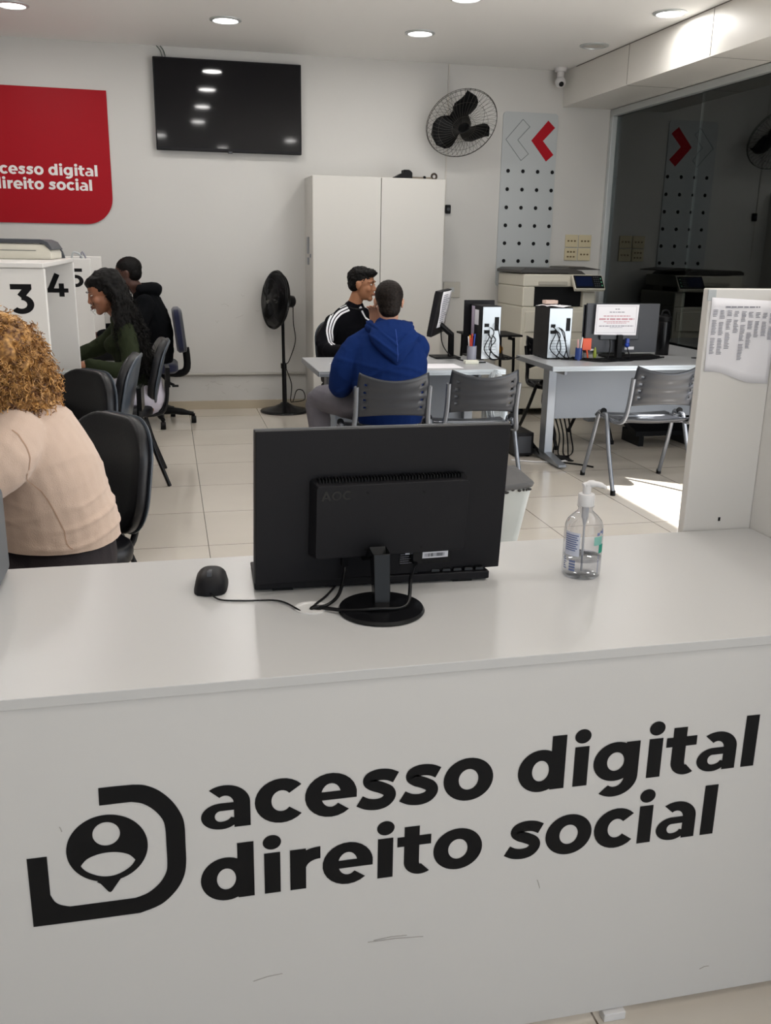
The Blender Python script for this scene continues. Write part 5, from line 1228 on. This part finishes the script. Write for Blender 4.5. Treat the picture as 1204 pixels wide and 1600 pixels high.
# ---- person 4: man in black sweater with three white stripes, behind the centre desk
pk_ = empty('person', (1.3, 6.85, 0), 'seated person in black sweater with white shoulder stripes, looking right behind the desk', 'person')
hk = look((1.375, 6.735, 1.165), (.86, -.50, -.13))
lt = Vector((.93, .36, 0)).normalized()
B = Blob(); head_shapes(B, hk, .99)
B.chain([(1.345, 6.76, 1.09), (1.315, 6.775, 1.0), (1.30, 6.80, .88), (1.29, 6.86, .64), (1.28, 6.9, .50)], [.050, .058, (.15, .09), (.13, .09), (.14, .1)], lt)
ak = [((1.155, 6.735, .895), (1.075, 6.60, .725), (1.26, 6.25, .735), (.5, -1, -.05), (0, 0, -1), -1, (.066, .052)), ((1.45, 6.85, .895), (1.55, 6.62, .76), (1.46, 6.22, .735), (-.3, -1, -.05), (0, 0, -1), 1, (.066, .052))]
arm_pair(B, ak)
for s in (-1, 1): B.chain([V3(1.28, 6.9, .50)+lt*s*.08, V3(1.32, 6.45, .52)+lt*s*.10, V3(1.32, 6.5, .1)+lt*s*.1], [.075, .055, .04], lt)
B.done('body', S_tan, pk_, .005, 2); face_details(pk_, hk, .99, LIP2, H_black)
B = Blob(); B.chain([(1.28, 6.90, .52), (1.285, 6.87, .68), (1.295, 6.82, .83), (1.305, 6.79, .935), (1.325, 6.775, 1.005)], [(.165, .12), (.165, .12), (.185, .125), (.155, .09), (.07, .064)], lt)
for a in ak: B.chain([a[0], a[1], Vector(a[2])+(Vector(a[1])-Vector(a[2])).normalized()*.03], [.062, .056, .042], LY)
B.chain([(1.16, 6.735, .905), (1.27, 6.76, .965), (1.375, 6.80, .965), (1.45, 6.85, .905)], [.052, .045, .045, .052], LY)
bs_, bt_ = B.done('sweater', mat('black_jersey', '#0a0a0f', .9, spec=.12), pk_, .006, 3, fold=folds(.005, 10, (1, 1, 1.5), .001, 8))
wst = mat('white_stripe', '#dddde2', .7)
for k in (-1, 0, 1):
    ribbon_ray(bt_, [(1.265, 6.2, 1.005), (1.20, 6.2, .975), (1.145, 6.2, .92), (1.118, 6.2, .85), (1.120, 6.2, .80), (1.126, 6.2, .765)], .012, wst, 'white_stripe', pk_, shift=.019*k)
ribbon(bt_, [(1.40, 6.62, 1.02), (1.44, 6.64, .985), (1.48, 6.68, .95)], .02, wst, 'white_stripe', pk_, .0015)
nb = mat('black_rib', '#08080b', .9)
MB().tube([Vector((1.325, 6.775, 1.012))+(lt*math.cos(a)*.064+Vector((-lt.y, lt.x, 0))*math.sin(a)*.058)+Vector((0, 0, .022*math.sin(a)+.0)) for a in [2*PI*k/28 for k in range(29)]], .010, 8).build('collar', nb, pk_, smooth=True, world=True)
B = Blob()
for s in (-1, 1): B.chain([V3(1.28, 6.9, .52)+lt*s*.085, V3(1.32, 6.45, .53)+lt*s*.10, V3(1.32, 6.5, .12)+lt*s*.1], [.09, .07, .055], lt)
B.done('trousers', mat('black_denim', '#121216', .9), pk_, .008, 2)
for s in (-1, 1): shoe(pk_, V3(1.32, 6.5, 0)+lt*s*.1, (.1, -1, 0), M_ink)
def exk(B, T, R3): B.ell(T(0, .045, .092), (.058, .050, .028), R3); B.ell(T(0, -.02, .075), (.078, .085, .052), R3)
shell_hair(pk_, hk, .99, H_black, .006, 55, extra=exk, voxel=.004, seed=3)
pad_ = pad_chair((1.37, 7.0, 0), PI+.3, 'black chair under the person in striped sweater, behind the centre desk')

# ---- person 5: man in blue hoodie, seen from behind
pu = empty('person', (1.2, 5.15, 0), 'seated person in royal blue hoodie and grey jeans, seen from behind at the centre desk', 'person')
hu = look((1.198, 5.15, 1.132), (.10, 1, -.06))
B = Blob(); head_shapes(B, hu, .98)
B.chain([(1.198, 5.13, 1.06), (1.195, 5.12, .99), (1.19, 5.12, .88), (1.205, 5.12, .64), (1.215, 5.14, .52)], [.052, .06, (.17, .10), (.15, .10), (.15, .11)], (1, 0, 0))
au = [((1.005, 5.12, .885), (.935, 5.19, .67), (1.02, 5.44, .62), (.4, 1, .2), (0, 0, -1), -1, (.07, .06)), ((1.365, 5.12, .885), (1.36, 5.44, .76), (1.165, 5.33, .985), (-.10, -.25, 1), (-.6, -.8, 0), -1, (.07, .055))]
for sh, el, wr, hd, pn_, sd_, rs in au:
    B.chain([sh, el, wr], [.055, .045, .027], (1, 0, 0)); hand_shapes(B, wr, hd, pn_, sd_, .3, .95)
for kx, s in ((.86, -1), (1.48, 1)): B.chain([(1.215+s*.08, 5.16, .52), (kx, 5.50, .53), (kx+.02, 5.46, .1)], [.075, .055, .04], (1, 0, 0))
B.done('body', S_light, pu, .005, 2); face_details(pu, hu, .98, LIP2, H_brown)
B = Blob(); B.chain([(1.215, 5.13, .475), (1.21, 5.115, .58), (1.20, 5.105, .70), (1.19, 5.105, .82), (1.187, 5.115, .92), (1.195, 5.125, .985)], [(.185, .135), (.20, .145), (.215, .15), (.225, .145), (.19, .11), (.085, .078)], (1, 0, 0), n=26)
for a in au[:1]: B.chain([a[0], (.945, 5.12, .79), a[1], (1.0, 5.38, .625)], [.070, .072, .068, .05], (1, 0, 0))
B.chain([(1.00, 5.12, .90), (1.10, 5.13, .955), (1.19, 5.13, .975), (1.28, 5.13, .955), (1.37, 5.12, .90)], [.058, .052, .05, .052, .058], (0, 1, 0))
B.chain([au[1][0], (1.375, 5.25, .80), au[1][1], (1.17, 5.345, .935)], [.070, .068, .062, .042], (1, 0, 0))
def fbl(co, n_):
    back = max(0, -n_.y); s1 = co.z-.86+.35*abs(co.x-1.19)
    f = .007*math.exp(-((co.z-(.70+.10*math.sin((co.x-1.0)*7)))/.012)**2)+.006*math.exp(-((co.z-(.60+.12*math.sin((co.x-.9)*6)))/.014)**2)+.005*math.exp(-((co.z-(.77-.22*(co.x-1.19)))/.012)**2)
    return back*f+folds(.007, 7, (1, 1, 1.6), .001, 12)(co, n_)
roy = mat('royal_blue_fleece', '#13285a', .95, bump=.12, bscale=250, spec=.1)
hd_, htr = B.done('hoodie', roy, pu, .006, 3, fold=fbl, cut=((1.2, 5.1, .462), (0, .05, 1)))
B = Blob()
B.chain([(1.29, 5.17, 1.015), (1.305, 5.09, 1.0), (1.25, 5.035, .985), (1.195, 5.02, .98), (1.14, 5.035, .985), (1.085, 5.09, 1.0), (1.10, 5.17, 1.015)], [.022, .030, .034, .036, .034, .030, .022], (0, 0, 1))
B.chain([(1.197, 5.045, 1.005), (1.197, 5.000, .955), (1.20, 4.965, .90), (1.203, 4.955, .852), (1.205, 4.965, .815)], [(.118, .045), (.135, .050), (.100, .042), (.055, .030), (.018, .018)], (1, 0, 0), n=24)
def fh(co, n_):
    q = abs(co.x-1.2)
    return .006*math.exp(-((co.z-(.915+.9*q))/.010)**2)+.006*math.exp(-((co.z-(.865+.75*q))/.010)**2)-.004*math.exp(-((co.z-(.94+.6*q))/.008)**2)+folds(.004, 12, (1, 1, 1), .0008, 2)(co, n_)
hd2, htr2 = B.done('hood', roy, pu, .005, 3, fold=fh)
ribbon_ray(htr2, [(1.198, 4.7, 1.0), (1.199, 4.7, .95), (1.20, 4.7, .90), (1.204, 4.7, .83)], .003, mat('blue_stitch', '#2c4a92', .8), 'seam', pu)
B = Blob(); B.chain([(1.215, 5.15, .50), (1.215, 5.14, .56)], [(.175, .13), (.165, .12)], (1, 0, 0))
for kx, s in ((.86, -1), (1.48, 1)): B.chain([(1.215+s*.085, 5.16, .535), ((1.215+s*.085+kx)/2-.02*s*-1, 5.34, .545), (kx, 5.50, .535), (kx+.01, 5.49, .32), (kx+.02, 5.46, .12)], [.092, .088, .076, .066, .058], (1, 0, 0))
B.done('jeans', mat('grey_denim', '#625f66', .85, bump=.15, bscale=180, var=.12, vscale=20), pu, .006, 3, fold=folds(.006, 10, (1, 1, 1), .001, 7))
for kx in (.88, 1.50): shoe(pu, (kx, 5.42, 0), (.05 if kx > 1 else -.1, 1, 0), M_ink)
def exu(B, T, R3): B.ell(T(0, -.052, -.035), (.060, .052, .050), R3)
shell_hair(pu, hu, .98, H_brown, .002, 120, extra=exu, voxel=.004, seed=6)

# ---- pieces of a kind that were modelled together become parts of their own
def explode(o):
    me = o.data; bm = bmesh.new(); bm.from_mesh(me); bm.verts.ensure_lookup_table()
    seen = set(); isl = []
    for v in bm.verts:
        if v.index in seen: continue
        st = [v]; seen.add(v.index); cur = []
        while st:
            q = st.pop(); cur.append(q.index)
            for e in q.link_edges:
                z = e.other_vert(q)
                if z.index not in seen: seen.add(z.index); st.append(z)
        isl.append(set(cur))
    bm.free()
    if len(isl) < 2: return
    for k, I in enumerate(isl):
        b = bmesh.new(); b.from_mesh(me); b.verts.ensure_lookup_table()
        bmesh.ops.delete(b, geom=[v for v in b.verts if v.index not in I], context='VERTS')
        m2_ = bpy.data.meshes.new(me.name); b.to_mesh(m2_); b.free(); m2_.materials.append(me.materials[0])
        c = o.copy(); c.data = m2_; C.objects.link(c); c.parent = o.parent
    bpy.data.objects.remove(o)
SPLIT = ('foot', 'leg', 'cable_plug', 'cable', 'crossbar', 'screw', 'side_panel', 'socket', 'taped_note', 'sticker', 'castor', 'button', 'panel_joint', 'scuff_mark', 'end_edging')
for o in [x for x in bpy.data.objects if x.type == 'MESH' and x.parent and x.name.split('.')[0] in SPLIT]: 
    if o.parent.name.startswith('office_desk') and o.name.startswith('leg'): continue
    explode(o)
